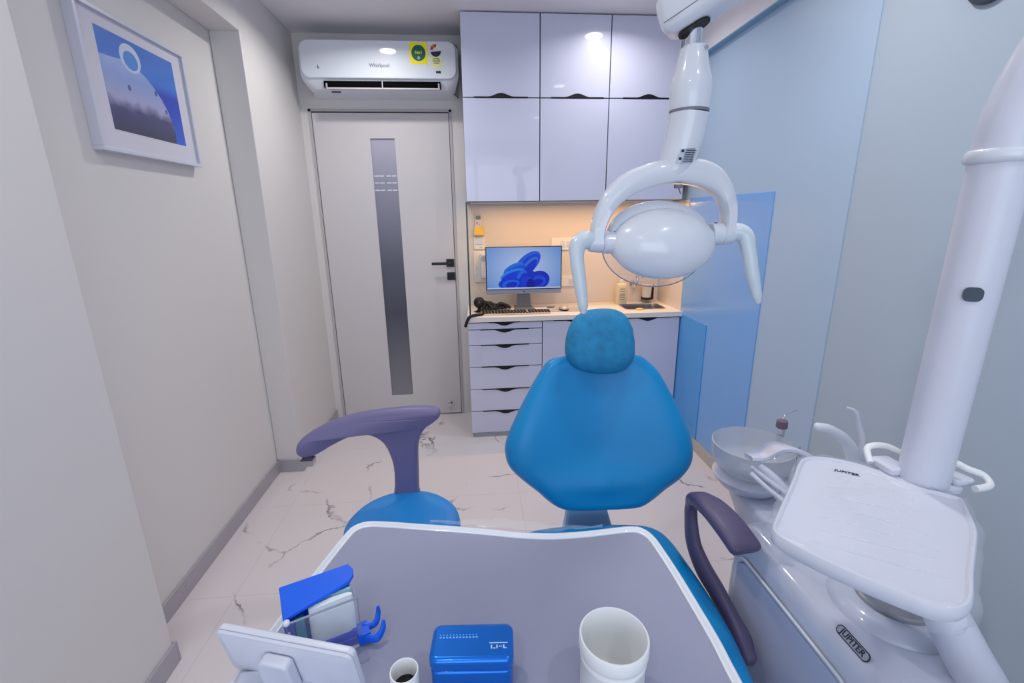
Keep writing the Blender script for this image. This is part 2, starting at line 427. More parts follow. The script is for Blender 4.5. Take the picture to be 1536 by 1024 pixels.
bm = BM(); box(bm, hx-0.027, hx+0.027, -0.010, 0.0, 1.112, 1.166)
hp = new_obj('door_handle', bm, M['black'], d, bevel=0.001)
bm = BM(); box(bm, hx-0.012, hx+0.012, -0.05, -0.010, 1.128, 1.150); box(bm, hx-0.125, hx+0.012, -0.062, -0.046, 1.130, 1.148)
new_obj('lever', bm, M['black'], hp, bevel=0.003)
bm = BM(); box(bm, hx-0.025, hx+0.029, -0.010, 0.0, 1.019, 1.073); new_obj('lock_plate', bm, M['black'], d, bevel=0.001)
bm = BM(); lathe(bm, [(0.016, 0), (0.016, 0.008), (0.010, 0.012), (0.010, 0.03), (0.014, 0.034), (0.013, 0.04)], (0.345, 0, 0.088), 24, Matrix.Rotation(PI/2, 3, 'X').to_4x4())
new_obj('door_stop_knob', bm, M['steel'], d, smooth=40)

# ================================================================ WALL PICTURE
p = thing('framed_picture', 'white framed blue photograph of a water drop on left recess wall', 'picture', (XI, 1.69, 1.67))
W, Hh, T = 0.56, 0.435, 0.034
fx = lambda u, v, w: Vector((w, u, v))
bm = BM()
def ringframe(bm, w, h, t, d0, d1):
    for a in ((0, w, 0, t), (0, w, h-t, h), (0, t, t, h-t), (w-t, w, t, h-t)):
        box(bm, d0, d1, a[0], a[1], a[2], a[3])
ringframe(bm, W, Hh, 0.013, 0.0, T); new_obj('frame', bm, M['white2'], p, bevel=0.0015)
bm = BM(); box(bm, 0.006, 0.022, 0.013, W-0.013, 0.013, Hh-0.013)
new_obj('mount_board', bm, mat('mount_board', (226, 222, 232), 0.6), p)
def photo_mat():
    m = mat('blue_drop_print', (40, 110, 220), 0.35); nt = m.node_tree; N = nt.nodes.new; L = nt.links.new; b = nt.nodes['Principled BSDF']
    tc = N('ShaderNodeTexCoord'); sp = N('ShaderNodeSeparateXYZ'); L(tc.outputs['Object'], sp.inputs[0])
    rp = N('ShaderNodeValToRGB'); mr = N('ShaderNodeMapRange'); mr.inputs['From Min'].default_value = 0.07; mr.inputs['From Max'].default_value = 0.385
    L(sp.outputs['Z'], mr.inputs['Value']); L(mr.outputs['Result'], rp.inputs['Fac'])
    e = rp.color_ramp.elements; e[0].color = lin((0, 95, 215)); e[1].color = lin((35, 110, 210))
    q = e.new(0.55); q.color = lin((5, 50, 195)); q = e.new(0.66); q.color = lin((45, 125, 225))
    L(rp.outputs['Color'], b.inputs['Base Color']); return m
def petal_mat():
    m = mat('petal_print', (200, 205, 230), 0.4); nt = m.node_tree; N = nt.nodes.new; L = nt.links.new; b = nt.nodes['Principled BSDF']
    tc = N('ShaderNodeTexCoord'); sp = N('ShaderNodeSeparateXYZ'); L(tc.outputs['Object'], sp.inputs[0])
    nz = N('ShaderNodeTexNoise'); nz.inputs['Scale'].default_value = 25; L(tc.outputs['Object'], nz.inputs['Vector'])
    ad = N('ShaderNodeMath'); ad.operation = 'MULTIPLY_ADD'; L(nz.outputs['Fac'], ad.inputs[0]); ad.inputs[1].default_value = 0.05; L(sp.outputs['Z'], ad.inputs[2])
    rp = N('ShaderNodeValToRGB'); mr = N('ShaderNodeMapRange'); mr.inputs['From Min'].default_value = 0.10; mr.inputs['From Max'].default_value = 0.36
    L(ad.outputs[0], mr.inputs['Value']); L(mr.outputs['Result'], rp.inputs['Fac'])
    e = rp.color_ramp.elements; e[0].color = lin((40, 36, 74)); e[1].color = lin((175, 200, 245))
    q = e.new(0.28); q.color = lin((70, 66, 120)); q = e.new(0.42); q.color = lin((180, 180, 218)); q = e.new(0.7); q.color = lin((150, 172, 228))
    L(rp.outputs['Color'], b.inputs['Base Color']); return m
bm = BM(); box(bm, 0.022, 0.0225, 0.085, 0.485, 0.075, 0.383)
pr_ = new_obj('print', bm, photo_mat(), p)
bm = BM()
arc = [(0.085, 0.075), (0.42, 0.075), (0.425, 0.11), (0.418, 0.15), (0.40, 0.19), (0.375, 0.225), (0.34, 0.258), (0.30, 0.285), (0.25, 0.305), (0.20, 0.312), (0.15, 0.305), (0.085, 0.30)]
prism(bm, arc, 0.0225, 0.0229, fx); new_obj('petal_print', bm, petal_mat(), pr_)
bm = BM()
prism(bm, [(0.235+0.052*math.cos(t*PI/16), 0.325+0.045*math.sin(t*PI/16)) for t in range(32)], 0.0229, 0.0232, fx)
new_obj('drop_rim_print', bm, mat('drop_rim', (215, 225, 245), 0.4), pr_)
bm = BM()
prism(bm, [(0.235+0.036*math.cos(t*PI/16), 0.318+0.03*math.sin(t*PI/16)) for t in range(32)], 0.0232, 0.0235, fx)
new_obj('drop_core_print', bm, mat('drop_core', (70, 140, 225), 0.4), pr_)
for (cu, cv, r) in ((0.345, 0.24, 0.008), (0.39, 0.185, 0.007), (0.42, 0.135, 0.009), (0.20, 0.225, 0.008)):
    bm = BM()
    prism(bm, [(cu+r*math.cos(t*PI/8), cv+1.2*r*math.sin(t*PI/8)) for t in range(16)], 0.0229, 0.0232, fx)
    new_obj('droplet_print', bm, mat('droplet_ink', (70, 90, 160), 0.4), pr_)
bm = BM(); box(bm, 0.027, 0.029, 0.013, W-0.013, 0.013, Hh-0.013); new_obj('glazing', bm, clear('picture_glass', (200, 210, 225), 0.03, 0.05), p)

# ================================================================ AIR CONDITIONER
AX0, AX1 = -0.965, -0.045
a = thing('air_conditioner', 'white split air conditioner with yellow sticker above the door', 'air conditioner', (0, YB, 2.14))
def ac_section(x, k, taper):
    # side profile (depth towards camera y negative, z) with rounded ends
    prof = [(0.0, 0.31), (-0.10, 0.312), (-0.17, 0.305), (-0.20, 0.28), (-0.205, 0.20), (-0.20, 0.115), (-0.19, 0.085), (-0.155, 0.05), (-0.10, 0.035), (0.0, 0.03)]
    cz, cy = 0.16, -0.08
    return [Vector((x, min(0, cy+(y-cy)*k), cz+(z-cz)*k)) for y, z in prof]
bm = BM()
xs = [(AX0, 0.86), (AX0+0.01, 0.93), (AX0+0.03, 0.98), (AX0+0.06, 1.0), (AX1-0.06, 1.0), (AX1-0.03, 0.98), (AX1-0.01, 0.93), (AX1, 0.86)]
def shrink_bottom(x):
    e = min(x-AX0, AX1-x); return e
rs = []
for x, k in xs:
    r = ac_section(x, k, 0); rs.append(r)
for r in rs:
    for v in r:
        if v.z < 0.11 and v.y < -0.01:   # bottom narrows
            t = (0.11-v.z)/0.11; c = (AX0+AX1)/2; v.x = c+(v.x-c)*(1-0.11*t)
rings(bm, rs); body = new_obj('body', bm, M['white'], a, smooth=28)
bm = BM()
prism(bm, rrect(AX0+0.012, AX1-0.012, 0.100, 0.300, 0.05, 8), -0.2085, -0.19, lambda u, v, w_: Vector((u, w_, v)))
new_obj('front_panel', bm, M['white'], a, bevel=0.006, segs=3)
bm = BM(); box(bm, AX0+0.13, AX1-0.11, -0.198, -0.14, 0.052, 0.088); new_obj('air_outlet', bm, M['void'], a)
bm = BM()
vs = [(AX0+0.13, -0.205, 0.092), (AX1-0.11, -0.205, 0.092)]
box(bm, AX0+0.14, AX1-0.115, -0.199, -0.185, 0.045, 0.053); box(bm, -0.50, -0.494, -0.201, -0.19, 0.05, 0.086); box(bm, AX0+0.142, AX0+0.150, -0.201, -0.19, 0.05, 0.075); box(bm, AX1-0.125, AX1-0.117, -0.201, -0.19, 0.05, 0.078)
new_obj('louvre', bm, mat('louvre_grey', (200, 190, 200), 0.4), a)
bm = BM(); box(bm, -0.326, -0.222, -0.2095, -0.2085, 0.178, 0.290); st = new_obj('sticker', bm, M['yellow'], a)
bm = BM(); prism(bm, [(-0.274+0.041*math.cos(t*PI/16), 0.236+0.042*math.sin(t*PI/16)) for t in range(32)], -0.2100, -0.2095, lambda u, v, w_: Vector((u, w_, v))); new_obj('green_disc', bm, M['green'], st)
text('sticker_text', 'No1', 0.024, M['yellow'], st, FACE_CAM((-0.274, -0.2102, 0.238)))
bm = BM(); prism(bm, [(-0.274+0.009*math.cos(t*PI/8), 0.210+0.009*math.sin(t*PI/8)) for t in range(16)], -0.2104, -0.2100, lambda u, v, w_: Vector((u, w_, v))); new_obj('seal_dot', bm, M['label'], st)
bm = BM()
fr = lambda u, v, w_: Vector((u, w_, v))
box(bm, -0.205, -0.140, -0.2095, -0.2085, 0.158, 0.222, 0)
prism(bm, [(-0.174+0.031*math.cos(t*PI/16), 0.248+0.031*math.sin(t*PI/16)) for t in range(17, 33)], -0.2095, -0.2085, fr, 1)
def star_wedge(a0, a1, mi):
    pts = [(-0.174+0.031*math.cos(t), 0.252+0.031*math.sin(t)) for t in [a0+(a1-a0)*k/6 for k in range(7)]] + [(-0.174+0.015*math.cos(t), 0.252+0.015*math.sin(t)) for t in [a1+(a0-a1)*k/6 for k in range(7)]]
    prism(bm, pts, -0.2098, -0.2085, fr, mi)
star_wedge(PI, 0.72*PI, 2); star_wedge(0.70*PI, 0.44*PI, 2); star_wedge(0.42*PI, 0.0, 3)
new_obj('energy_label', bm, [M['paleyellow'], M['ink'], M['red'], M['beige']], a)
text('energy_text', 'POWER\nSAVINGS\nGUIDE', 0.011, M['ink'], a, FACE_CAM((-0.172, -0.2097, 0.195)))
text('brand_logo', 'Whirlpool', 0.028, mat('logo_grey', (90, 90, 112), 0.4), a, FACE_CAM((-0.505, -0.2087, 0.168)))
bm = BM(); box(bm, -0.178, -0.149, -0.2092, -0.2085, 0.130, 0.143); new_obj('capacity_badge', bm, M['ink'], a)
bm = BM(); box(bm, AX0+0.165, AX0+0.218, -0.176, -0.172, 0.030, 0.038); new_obj('feature_badge', bm, M['greydot'], a)
text('sense_mark', '6', 0.026, M['greydot'], a, FACE_CAM((-0.855, -0.2087, 0.157)))

# ================================================================ CABINETS
def cutout_shape(cx, z, up, half=0.155, h=0.022, bar=0.006):  # outline of a finger cut-out, filled black in place of its shade
    n = 12; pts = [(-half, 0), (half, 0), (half, bar)] ; top = []
    for k in range(n+1):
        u = 0.075 - 0.15*k/n; top.append((u, bar + h*(math.cos(PI*u/0.15))**2*0.85 if abs(u) < 0.075 else bar))
    pts += top + [(-half, bar)]
    s_ = 1 if up else -1
    out = [(cx+u, z+s_*v) for u, v in pts]
    return out if up else out[::-1]
def front(bm, x0, x1, z0, z1, yf, th=0.018): box(bm, x0, x1, yf, yf+th, z0, z1)
YU = 2.93
def wall_cabinet(x0, x1, label, hx):
    t = thing('wall_cabinet', label, 'cabinet', ((x0+x1)/2, YU, 1.535), group='wall cabinets above the worktop')
    c = (x0+x1)/2
    bm = BM(); box(bm, x0-c+0.001, x1-c-0.001, 0.0195, YB-YU-0.001, 0.0, 1.0); new_obj('body', bm, M['carcass'], t)
    for k, (z0, z1) in enumerate(((0.002, 0.568), (0.574, 0.996))):
        bm = BM(); front(bm, x0-c+0.003, x1-c-0.003, z0, z1, 0.0)
        dr = new_obj('door', bm, M['cab'], t, bevel=0.0012)
        if k == 1:
            bm = BM(); prism(bm, cutout_shape(hx-c, z0-0.004, True), -0.003, 0.0, fr); new_obj('handle', bm, M['black'], dr)  # black piece imitates the dark of a recessed cut-out
    return t
wall_cabinet(-0.027, 0.420, 'glossy lilac white wall cabinet nearest the door and air conditioner', 0.195)
wall_cabinet(0.420, 0.828, 'glossy lilac white wall cabinet in the middle of the row of three', 0.64)
wall_cabinet(0.828, 1.320, 'glossy lilac white wall cabinet at the right wall behind the lamp arm', 1.065)
# underside light strip & spot
s1 = tag(new_obj('light_strip', (lambda b: (box(b, 0.0, 1.30, 3.035, 3.06, 1.526, 1.534), b)[1])(BM()), M['warmwhite']), 'thin warm light strip under the wall cabinets', 'light')
sp = thing('cabinet_spotlight', 'small warm spotlight under the rightmost wall cabinet', 'light', (1.24, 3.10, 1.517))
bm = BM(); lathe(bm, [(0.03, 0.0), (0.032, 0.004), (0.032, 0.018)], n=24, cap0=False); new_obj('ring', bm, M['steel'], sp, smooth=40)
bm = BM(); lathe(bm, [(0.024, 0.003), (0.024, 0.006)], n=24); new_obj('lens', bm, M['warmled'], sp)
# base units
YC = 2.885
DZ = [0.797, 0.751, 0.648, 0.501, 0.346, 0.191, 0.033]
t = thing('drawer_unit', 'white drawer unit with six drawers below the monitor', 'drawers', (0.195, YC, 0))
bm = BM(); box(bm, -0.235, 0.235, 0.0195, YB-YC-0.001, 0.03, 0.8); box(bm, -0.23, 0.235, 0.03, YB-YC-0.001, 0.0, 0.03); new_obj('body', bm, M['carcass'], t)
bm = BM(); box(bm, -0.228, 0.235, 0.012, 0.0295, 0.0, 0.032); new_obj('plinth', bm, mat('plinth_grey', (168, 172, 178), 0.4), t)
for i in range(6):
    z1, z0 = DZ[i]-0.003, DZ[i+1]+0.002
    bm = BM(); front(bm, -0.237, 0.236, z0, z1, 0.0); dr = new_obj('drawer', bm, M['cab'], t, bevel=0.0012)
    bm = BM(); prism(bm, cutout_shape(-0.005, DZ[i]+0.002, False, half=0.155 if i else 0.10), -0.003, 0.0, fr); new_obj('handle', bm, M['black'], dr)  # black piece in place of the shaded cut-out above the drawer front
def base_cabinet(x0, x1, hx, label):
    c = (x0+x1)/2; t = thing('base_cabinet', label, 'cabinet', (c, YC, 0), group='base cabinets below the worktop')
    bm = BM(); box(bm, x0-c+0.001, x1-c-0.001, 0.0195, 0.05, 0.03, 0.8); box(bm, x0-c+0.001, x0-c+0.018, 0.05, YB-YC-0.001, 0.03, 0.8); box(bm, x1-c-0.018, x1-c-0.001, 0.05, YB-YC-0.001, 0.03, 0.8); box(bm, x0-c+0.001, x1-c-0.001, 0.05, YB-YC-0.001, 0.03, 0.05); new_obj('body', bm, M['carcass'], t)
    bm = BM(); box(bm, x0-c, x1-c, 0.012, 0.0295, 0.0, 0.032); new_obj('plinth', bm, M['cab'], t)
    bm = BM(); front(bm, x0-c+0.003, x1-c-0.003, 0.035, 0.795, 0.0); dr = new_obj('door', bm, M['cab'], t, bevel=0.0012)
    bm = BM(); prism(bm, cutout_shape(hx-c, 0.800, False), -0.003, 0.0, fr); new_obj('handle', bm, M['black'], dr)  # black piece painted for the dark inside the door's cut-out
base_cabinet(0.433, 0.893, 0.66, 'white base cabinet beside the drawers, mostly hidden behind the headrest')
base_cabinet(0.893, 1.348, 1.13, 'white base cabinet under the sink beside the blue wall panel')
# worktop with sink cut-out
bm = BM(); y0, y1 = 2.868, YB-0.001; z0, z1 = 0.803, 0.833
SX0, SX1, SY0, SY1 = 1.02, 1.29, 2.985, 3.17
box(bm, -0.045, SX0, y0, y1, z0, z1); box(bm, SX1, 1.366, y0, y1, z0, z1); box(bm, SX0, SX1, y0, SY0, z0, z1); box(bm, SX0, SX1, SY1, y1, z0, z1)
tag(new_obj('worktop', bm, M['worktop']), 'white stone worktop over drawers and base cabinets with sink cut-out', 'worktop')
t = thing('sink', 'small steel sink set in the worktop by the right wall', 'sink', ((SX0+SX1)/2, (SY0+SY1)/2, 0.833))
hw, hd = (SX1-SX0)/2-0.002, (SY1-SY0)/2-0.002
bm = BM()
rs = []
for s_, z in ((1.06, 0.001), (1.06, 0.003), (1.0, 0.003), (0.985, -0.01), (0.97, -0.10), (0.90, -0.115), (0.3, -0.12)):
    rs.append([Vector((x, y, z)) for x, y in rrect(-hw*s_, hw*s_, -hd*s_, hd*s_, 0.03*min(1, s_), 5)])
rings(bm, rs, cap0=False); new_obj('basin', bm, M['steel'], t, smooth=45)
bm = BM(); lathe(bm, [(0.02, -0.118), (0.02, -0.114), (0.01, -0.114)], n=20); new_obj('drain', bm, M['blackmatte'], t)
bm = BM(); lathe(bm, [(0.002, 0.0), (0.022, 0.0), (0.026, 0.004), (0.025, 0.009), (0.015, 0.012), (0.002, 0.013)], (1.10, 2.966, 0.8332), 20, cap0=False, cap1=False, sy=0.5)
tag(new_obj('sponge', bm, M['yellowholder'], smooth=60), 'small yellow sponge on the worktop at the front rim of the sink', 'sponge')
# backsplash
bm = BM(); box(bm, -0.022, 1.352, YB-0.006, YB-0.0005, 0.834, 1.533); struct(new_obj('trim_6', bm, mat('backsplash_laminate', (226, 214, 204), 0.35)))
bm = BM(); box(bm, XR-0.012, XR-0.0045, 2.905, YB-0.007, 0.834, 1.533); struct(new_obj('trim_7', bm, mat('side_backsplash', (222, 212, 206), 0.35)))
# glass side pane beside door
t = thing('glass_side_panel', 'clear glass pane with dark green edge left of the monitor', 'glass panel', (-0.026, 3.09, 0.834))
bm = BM(); box(bm, -0.003, 0.003, -0.198, 0.205, 0.0, 0.698); new_obj('pane', bm, clear('side_pane_glass', (170, 205, 190), 0.05, 0.18), t)
bm = BM(); box(bm, -0.0045, 0.0045, -0.204, -0.198, 0.0, 0.698); new_obj('edge', bm, M['glassgreen'], t)

# ================================================================ COUNTER THINGS
# monitor
MY = 3.13
t = thing('computer_monitor', 'silver desktop computer monitor showing a blue bloom wallpaper', 'monitor', (0.343, MY, 0.833))
bm = BM(); box(bm, -0.257, 0.257, 0.0, 0.03, 0.103, 0.420); new_obj('casing', bm, M['bezel'], t, bevel=0.003)
bm = BM(); box(bm, -0.257, 0.257, -0.003, 0.0, 0.133, 0.420); new_obj('bezel', bm, M['black'], t)
def screen_mat():
    m = bpy.data.materials.new('screen_wallpaper'); m.use_nodes = True; nt = m.node_tree; N = nt.nodes.new; L = nt.links.new
    b = nt.nodes['Principled BSDF']; b.inputs['Base Color'].default_value = (0.01, 0.01, 0.02, 1); b.inputs['Roughness'].default_value = 0.35
    tc = N('ShaderNodeTexCoord'); mp = N('ShaderNodeMapping'); mp.inputs['Location'].default_value = (0, 0, -0.275); L(tc.outputs['Object'], mp.inputs['Vector'])
    gr = N('ShaderNodeTexGradient'); gr.gradient_type = 'SPHERICAL'
    m2 = N('ShaderNodeMapping'); m2.inputs['Scale'].default_value = (3.2, 1, 4.0); L(mp.outputs['Vector'], m2.inputs['Vector']); L(m2.outputs['Vector'], gr.inputs['Vector'])
    rp = N('ShaderNodeValToRGB'); L(gr.outputs['Fac'], rp.inputs['Fac'])
    rp.color_ramp.elements[0].color = lin((85, 140, 215)); rp.color_ramp.elements[1].color = lin((190, 205, 238))
    L(rp.outputs['Color'], b.inputs['Emission Color']); b.inputs['Emission Strength'].default_value = 0.7
    return m
bm = BM(); box(bm, -0.251, 0.251, -0.0042, -0.003, 0.140, 0.415); scr = new_obj('screen', bm, screen_mat(), t)
bm = BM(); box(bm, -0.251, 0.251, -0.0046, -0.0042, 0.138, 0.147); new_obj('taskbar', bm, emis('taskbar', (205, 212, 240), 0.6), scr)
def petal(cx, cz, rx, rz, rot, col, d, st=0.6, a0=0, a1=2*PI):
    bm = BM(); n = 28; pts = []
    for k in range(n):
        th = a0+(a1-a0)*k/(n if a1-a0 > 6.2 else n-1)
        x, z = rx*math.cos(th), rz*math.sin(th)
        px, pz = cx+x*math.cos(rot)-z*math.sin(rot), cz+x*math.sin(rot)+z*math.cos(rot)
        pts.append((px, max(0.1475, min(0.41, pz))))
    prism(bm, pts, -0.0042-d, -0.0042, fr); new_obj('wallpaper_petal', bm, emis('petal_%d' % (d*1e5), col, st), scr)
k = 0.00005
for (cx, cz, rx, rz, rot, col) in [
    (0.10, 0.195, 0.075, 0.062, 0.2, (10, 40, 205)), (0.095, 0.185, 0.055, 0.040, 0.2, (20, 75, 235)), (0.09, 0.178, 0.040, 0.022, 0.3, (8, 30, 190)),
    (0.02, 0.30, 0.115, 0.058, 0.75, (15, 95, 235)), (0.025, 0.29, 0.105, 0.046, 0.78, (10, 60, 225)), (0.028, 0.275, 0.095, 0.036, 0.85, (30, 120, 245)), (0.03, 0.262, 0.09, 0.028, 0.9, (5, 45, 215)),
    (-0.07, 0.275, 0.075, 0.030, 0.45, (20, 120, 240)), (-0.06, 0.262, 0.075, 0.026, 0.4, (15, 80, 235)),
    (-0.08, 0.235, 0.085, 0.032, 0.35, (35, 140, 250)), (-0.07, 0.225, 0.085, 0.028, 0.30, (10, 60, 230)),
    (-0.02, 0.20, 0.07, 0.035, 1.2, (30, 105, 245)), (-0.012, 0.19, 0.06, 0.025, 1.2, (10, 50, 220)),
    (-0.10, 0.178, 0.075, 0.038, 0.15, (10, 55, 225)), (-0.09, 0.172, 0.060, 0.028, 0.15, (25, 100, 245)), (-0.085, 0.165, 0.040, 0.020, 0.2, (8, 45, 215)),
    (0.035, 0.215, 0.050, 0.030, 0.9, (8, 45, 215)), (0.015, 0.18, 0.045, 0.035, 1.1, (12, 60, 230)), (0.045, 0.165, 0.028, 0.040, 0.1, (5, 20, 160))]:
    petal(cx, cz, rx, rz, rot, col, k); k += 0.00005
bm = BM()
for i in range(9): box(bm, -0.247, -0.242, -0.0046, -0.0042, 0.395-i*0.021, 0.402-i*0.021)
new_obj('desktop_icons', bm, emis('icons', (190, 205, 235), 0.5), scr)
bm = BM(); prism(bm, rrect(-0.006, 0.006, 0.114, 0.122, 0.003), -0.0006, 0.0, fr); new_obj('chin_mark', bm, M['ink'], t)
bm = BM(); prism(bm, [(-0.05, 0.0), (0.05, 0.0), (0.04, 0.20), (-0.04, 0.20)], 0.035, 0.05, fr); new_obj('stand_neck', bm, M['stand'], t)
bm = BM(); prism(bm, [(-0.075, -0.07), (0.075, -0.07), (0.06, 0.11), (-0.06, 0.11)], 0.0, 0.006); new_obj('stand_foot', bm, M['stand'], t, bevel=0.002)
# keyboard
t = thing('computer_keyboard', 'slim champagne keyboard with black keys in front of monitor', 'keyboard', (0.268, 2.985, 0.833))
bm = BM(); box(bm, -0.225, 0.225, -0.062, 0.062, 0.0, 0.010); new_obj('base', bm, M['kbd'], t, bevel=0.003)
kb = []
bm = BM()
for r_ in range(5):
    y = -0.052+r_*0.0215; x = -0.218
    while x < 0.212:
        wk = 0.017
        if r_ == 0 and -0.14 < x < -0.05: wk = 0.09
        if 0.075 < x+wk/2 < 0.079 or 0.068 < x < 0.085: x += 0.010; continue
        box(bm, x, x+wk, y, y+0.017, 0.010, 0.0125); x += wk+0.004
ko = new_obj('keys', bm, M['keys'], t); ko['kind'] = 'stuff'
# mouse pad + mouse
bm = BM(); prism(bm, rrect(0.512, 0.72, 2.975, 3.13, 0.012), 0.833, 0.836); tag(new_obj('mouse_pad', bm, mat('grey_pad', (176, 172, 172), 0.6)), 'light grey mouse pad on the worktop right of the keyboard', 'mouse pad')
t = thing('computer_mouse', 'silver wireless mouse with black base on grey pad', 'mouse', (0.60, 3.03, 0.836))
bm = BM(); lathe(bm, [(0.0, 0.0), (0.030, 0.0), (0.033, 0.006), (0.031, 0.010), (0.0, 0.010)], n=28, sx=1.0, sy=1.5, cap0=False, cap1=False); new_obj('base', bm, M['blackmatte'], t, smooth=50)
bm = BM(); lathe(bm, [(0.031, 0.010), (0.030, 0.016), (0.026, 0.023), (0.018, 0.029), (0.008, 0.031), (0.001, 0.0315)], n=28, sx=1.0, sy=1.5, cap0=True); new_obj('shell', bm, M['kbd'], t, smooth=60)
# black pouch, camera-like puck, strap and cables
bm = BM()
for k in range(5):
    a0 = k*1.25
    tube(bm, [(0.06+0.02*k, 3.10, 0.842), (0.08+0.025*k, 3.13+0.02*math.sin(a0), 0.87+0.012*math.cos(a0)), (0.12+0.03*k, 3.11, 0.85), (0.17+0.015*k, 3.09+0.015*math.cos(a0), 0.848)], [0.010, 0.014, 0.012, 0.006], 10, 6, round_ends=True)
tag(new_obj('cable_bundle', bm, M['blackmatte'], smooth=60), 'tangle of black cables lying behind the keyboard under monitor', 'cables')
t = thing('webcam', 'round black webcam on worktop by the glass side pane', 'webcam', (0.035, 3.06, 0.833))
bm = BM(); lathe(bm, [(0.035, 0.0), (0.036, 0.004), (0.016, 0.010), (0.012, 0.03)], n=28); new_obj('foot', bm, M['blackmatte'], t, smooth=40)
bm = BM(); lathe(bm, [(0.001, -0.034), (0.020, -0.032), (0.033, -0.022), (0.038, 0.0), (0.033, 0.022), (0.02, 0.032), (0.001, 0.034)], (0, 0, 0.062), 28, Matrix.Rotation(PI/2, 3, 'X').to_4x4()); hd_ = new_obj('head', bm, M['blackmatte'], t, smooth=60)
bm = BM(); lathe(bm, [(0.014, 0.0), (0.014, 0.002), (0.001, 0.004)], (0, -0.034, 0.062), 20, Matrix.Rotation(PI/2, 3, 'X').to_4x4()); new_obj('lens', bm, mat('brown_lens', (70, 40, 35), 0.1), hd_, smooth=40)
bm = BM(); tube(bm, [(0.09, 2.985-0.045, 0.842), (0.03, 2.92, 0.843), (0.0, 2.895, 0.844), (-0.015, 2.868, 0.847), (-0.035, 2.855, 0.838), (-0.05, 2.853, 0.808), (-0.058, 2.853, 0.785)], [0.006, 0.009, 0.009, 0.009, 0.010, 0.010, 0.010], 12, 6, round_ends=True)
tag(new_obj('rubber_strap', bm, M['blackmatte'], smooth=60), 'curved black rubber strap hanging over the worktop corner near door', 'strap')
# soap bottle
t = thing('soap_dispenser', 'cream pump soap bottle standing left of the tap', 'soap bottle', (1.045, 3.20, 0.833))
bm = BM(); rs = []
for s_, z in ((0.95, 0.0), (1, 0.006), (1, 0.125), (0.92, 0.14), (0.5, 0.150), (0.38, 0.152)):
    rs.append([Vector((x, y, z)) for x, y in rrect(-0.038*s_, 0.038*s_, -0.025*s_, 0.025*s_, 0.012*s_, 5)])
rings(bm, rs); new_obj('bottle', bm, M['soap'], t, smooth=40)
bm = BM(); lathe(bm, [(0.014, 0.152), (0.014, 0.172), (0.006, 0.174), (0.006, 0.190)], n=20); box(bm, -0.010, 0.03, -0.008, 0.008, 0.190, 0.199); new_obj('pump', bm, M['warmwhite'], t, smooth=40)
bm = BM(); box(bm, -0.020, 0.024, -0.0262, -0.025, 0.090, 0.094); box(bm, -0.016, 0.020, -0.0262, -0.025, 0.108, 0.113)
for q in range(4): box(bm, -0.018, 0.020, -0.0262, -0.025, 0.035+0.012*q, 0.039+0.012*q)
new_obj('label_print', bm, M['carcass'], t)
# tap
t = thing('wall_tap', 'chrome wall tap above the sink partly hidden by lamp', 'tap', (1.165, YB-0.006, 0.965))
RX = Matrix.Rotation(PI/2, 3, 'X').to_4x4()
bm = BM(); lathe(bm, [(0.030, 0.0), (0.030, 0.006), (0.018, 0.012), (0.015, 0.03)], (0, 0, 0), 28, RX); new_obj('flange', bm, M['chrome'], t, smooth=40)
bm = BM(); tube(bm, [(0, -0.025, 0), (0, -0.06, 0.005), (0, -0.075, 0.02), (0.0, -0.075, 0.06), (0.005, -0.09, 0.085), (0.01, -0.13, 0.085), (0.01, -0.15, 0.06)], [0.014, 0.014, 0.013, 0.011, 0.010, 0.010, 0.010], 16, 6); new_obj('spout', bm, M['chrome'], t, smooth=50)
bm = BM(); tube(bm, [(0, -0.05, -0.005), (-0.012, -0.055, -0.028), (-0.016, -0.055, -0.036)], [0.010, 0.008, 0.006], 12, 4, round_ends=True); new_obj('lever', bm, M['chrome'], t, smooth=50)
# tumbler in black holder
t = thing('tumbler_holder', 'white tumbler in a black wall holder beside the tap', 'tumbler', (1.245, 3.235, 0.855))
bm = BM(); lathe(bm, [(0.030, 0.006), (0.034, 0.085), (0.040, 0.092), (0.040, 0.105), (0.036, 0.105), (0.031, 0.085), (0.027, 0.010), (0.001, 0.010)], n=32, cap1=False); new_obj('tumbler', bm, M['warmwhite'], t, smooth=40)
bm = BM(); lathe(bm, [(0.036, 0.0), (0.038, 0.0), (0.038, 0.016), (0.0335, 0.016), (0.0335, 0.005), (0.001, 0.005)], n=32, cap0=False, cap1=False); box(bm, 0.030, 0.048, -0.012, 0.062, 0.0, 0.10); new_obj('holder', bm, M['blackmatte'], t, smooth=40)
# remote + holder
YW = YB-0.006
t = thing('remote_control', 'white air conditioner remote standing in yellow wall holder', 'remote', (0.048, YW, 1.33))
bm = BM(); box(bm, -0.024, 0.024, -0.024, -0.003, 0.01, 0.135); rc = new_obj('casing', bm, M['white2'], t, bevel=0.005)
bm = BM(); box(bm, -0.017, 0.017, -0.0246, -0.024, 0.098, 0.125); new_obj('display', bm, mat('lcd_grey', (120, 125, 115), 0.3), t)
bm = BM(); box(bm, -0.014, -0.004, -0.0256, -0.024, 0.073, 0.081); box(bm, 0.004, 0.012, -0.0256, -0.024, 0.066, 0.070); box(bm, -0.014, -0.006, -0.0256, -0.024, 0.062, 0.066); new_obj('buttons', bm, M['red'], t)
bm = BM(); vv = [(-0.026, 0.055), (0.032, 0.055), (0.038, 0.0), (-0.034, 0.0)]
prism(bm, vv, -0.032, -0.0245, fr); prism(bm, [(-0.034, -0.003), (0.038, -0.003), (0.038, 0.0), (-0.034, 0.0)], -0.032, 0.0, fr)
tag(new_obj('remote_holder', bm, M['yellowholder'], bevel=0.001), 'yellow wall holder carrying the white remote', 'holder')
bpy.data.objects['remote_holder'].location = (0.048, YW, 1.328)
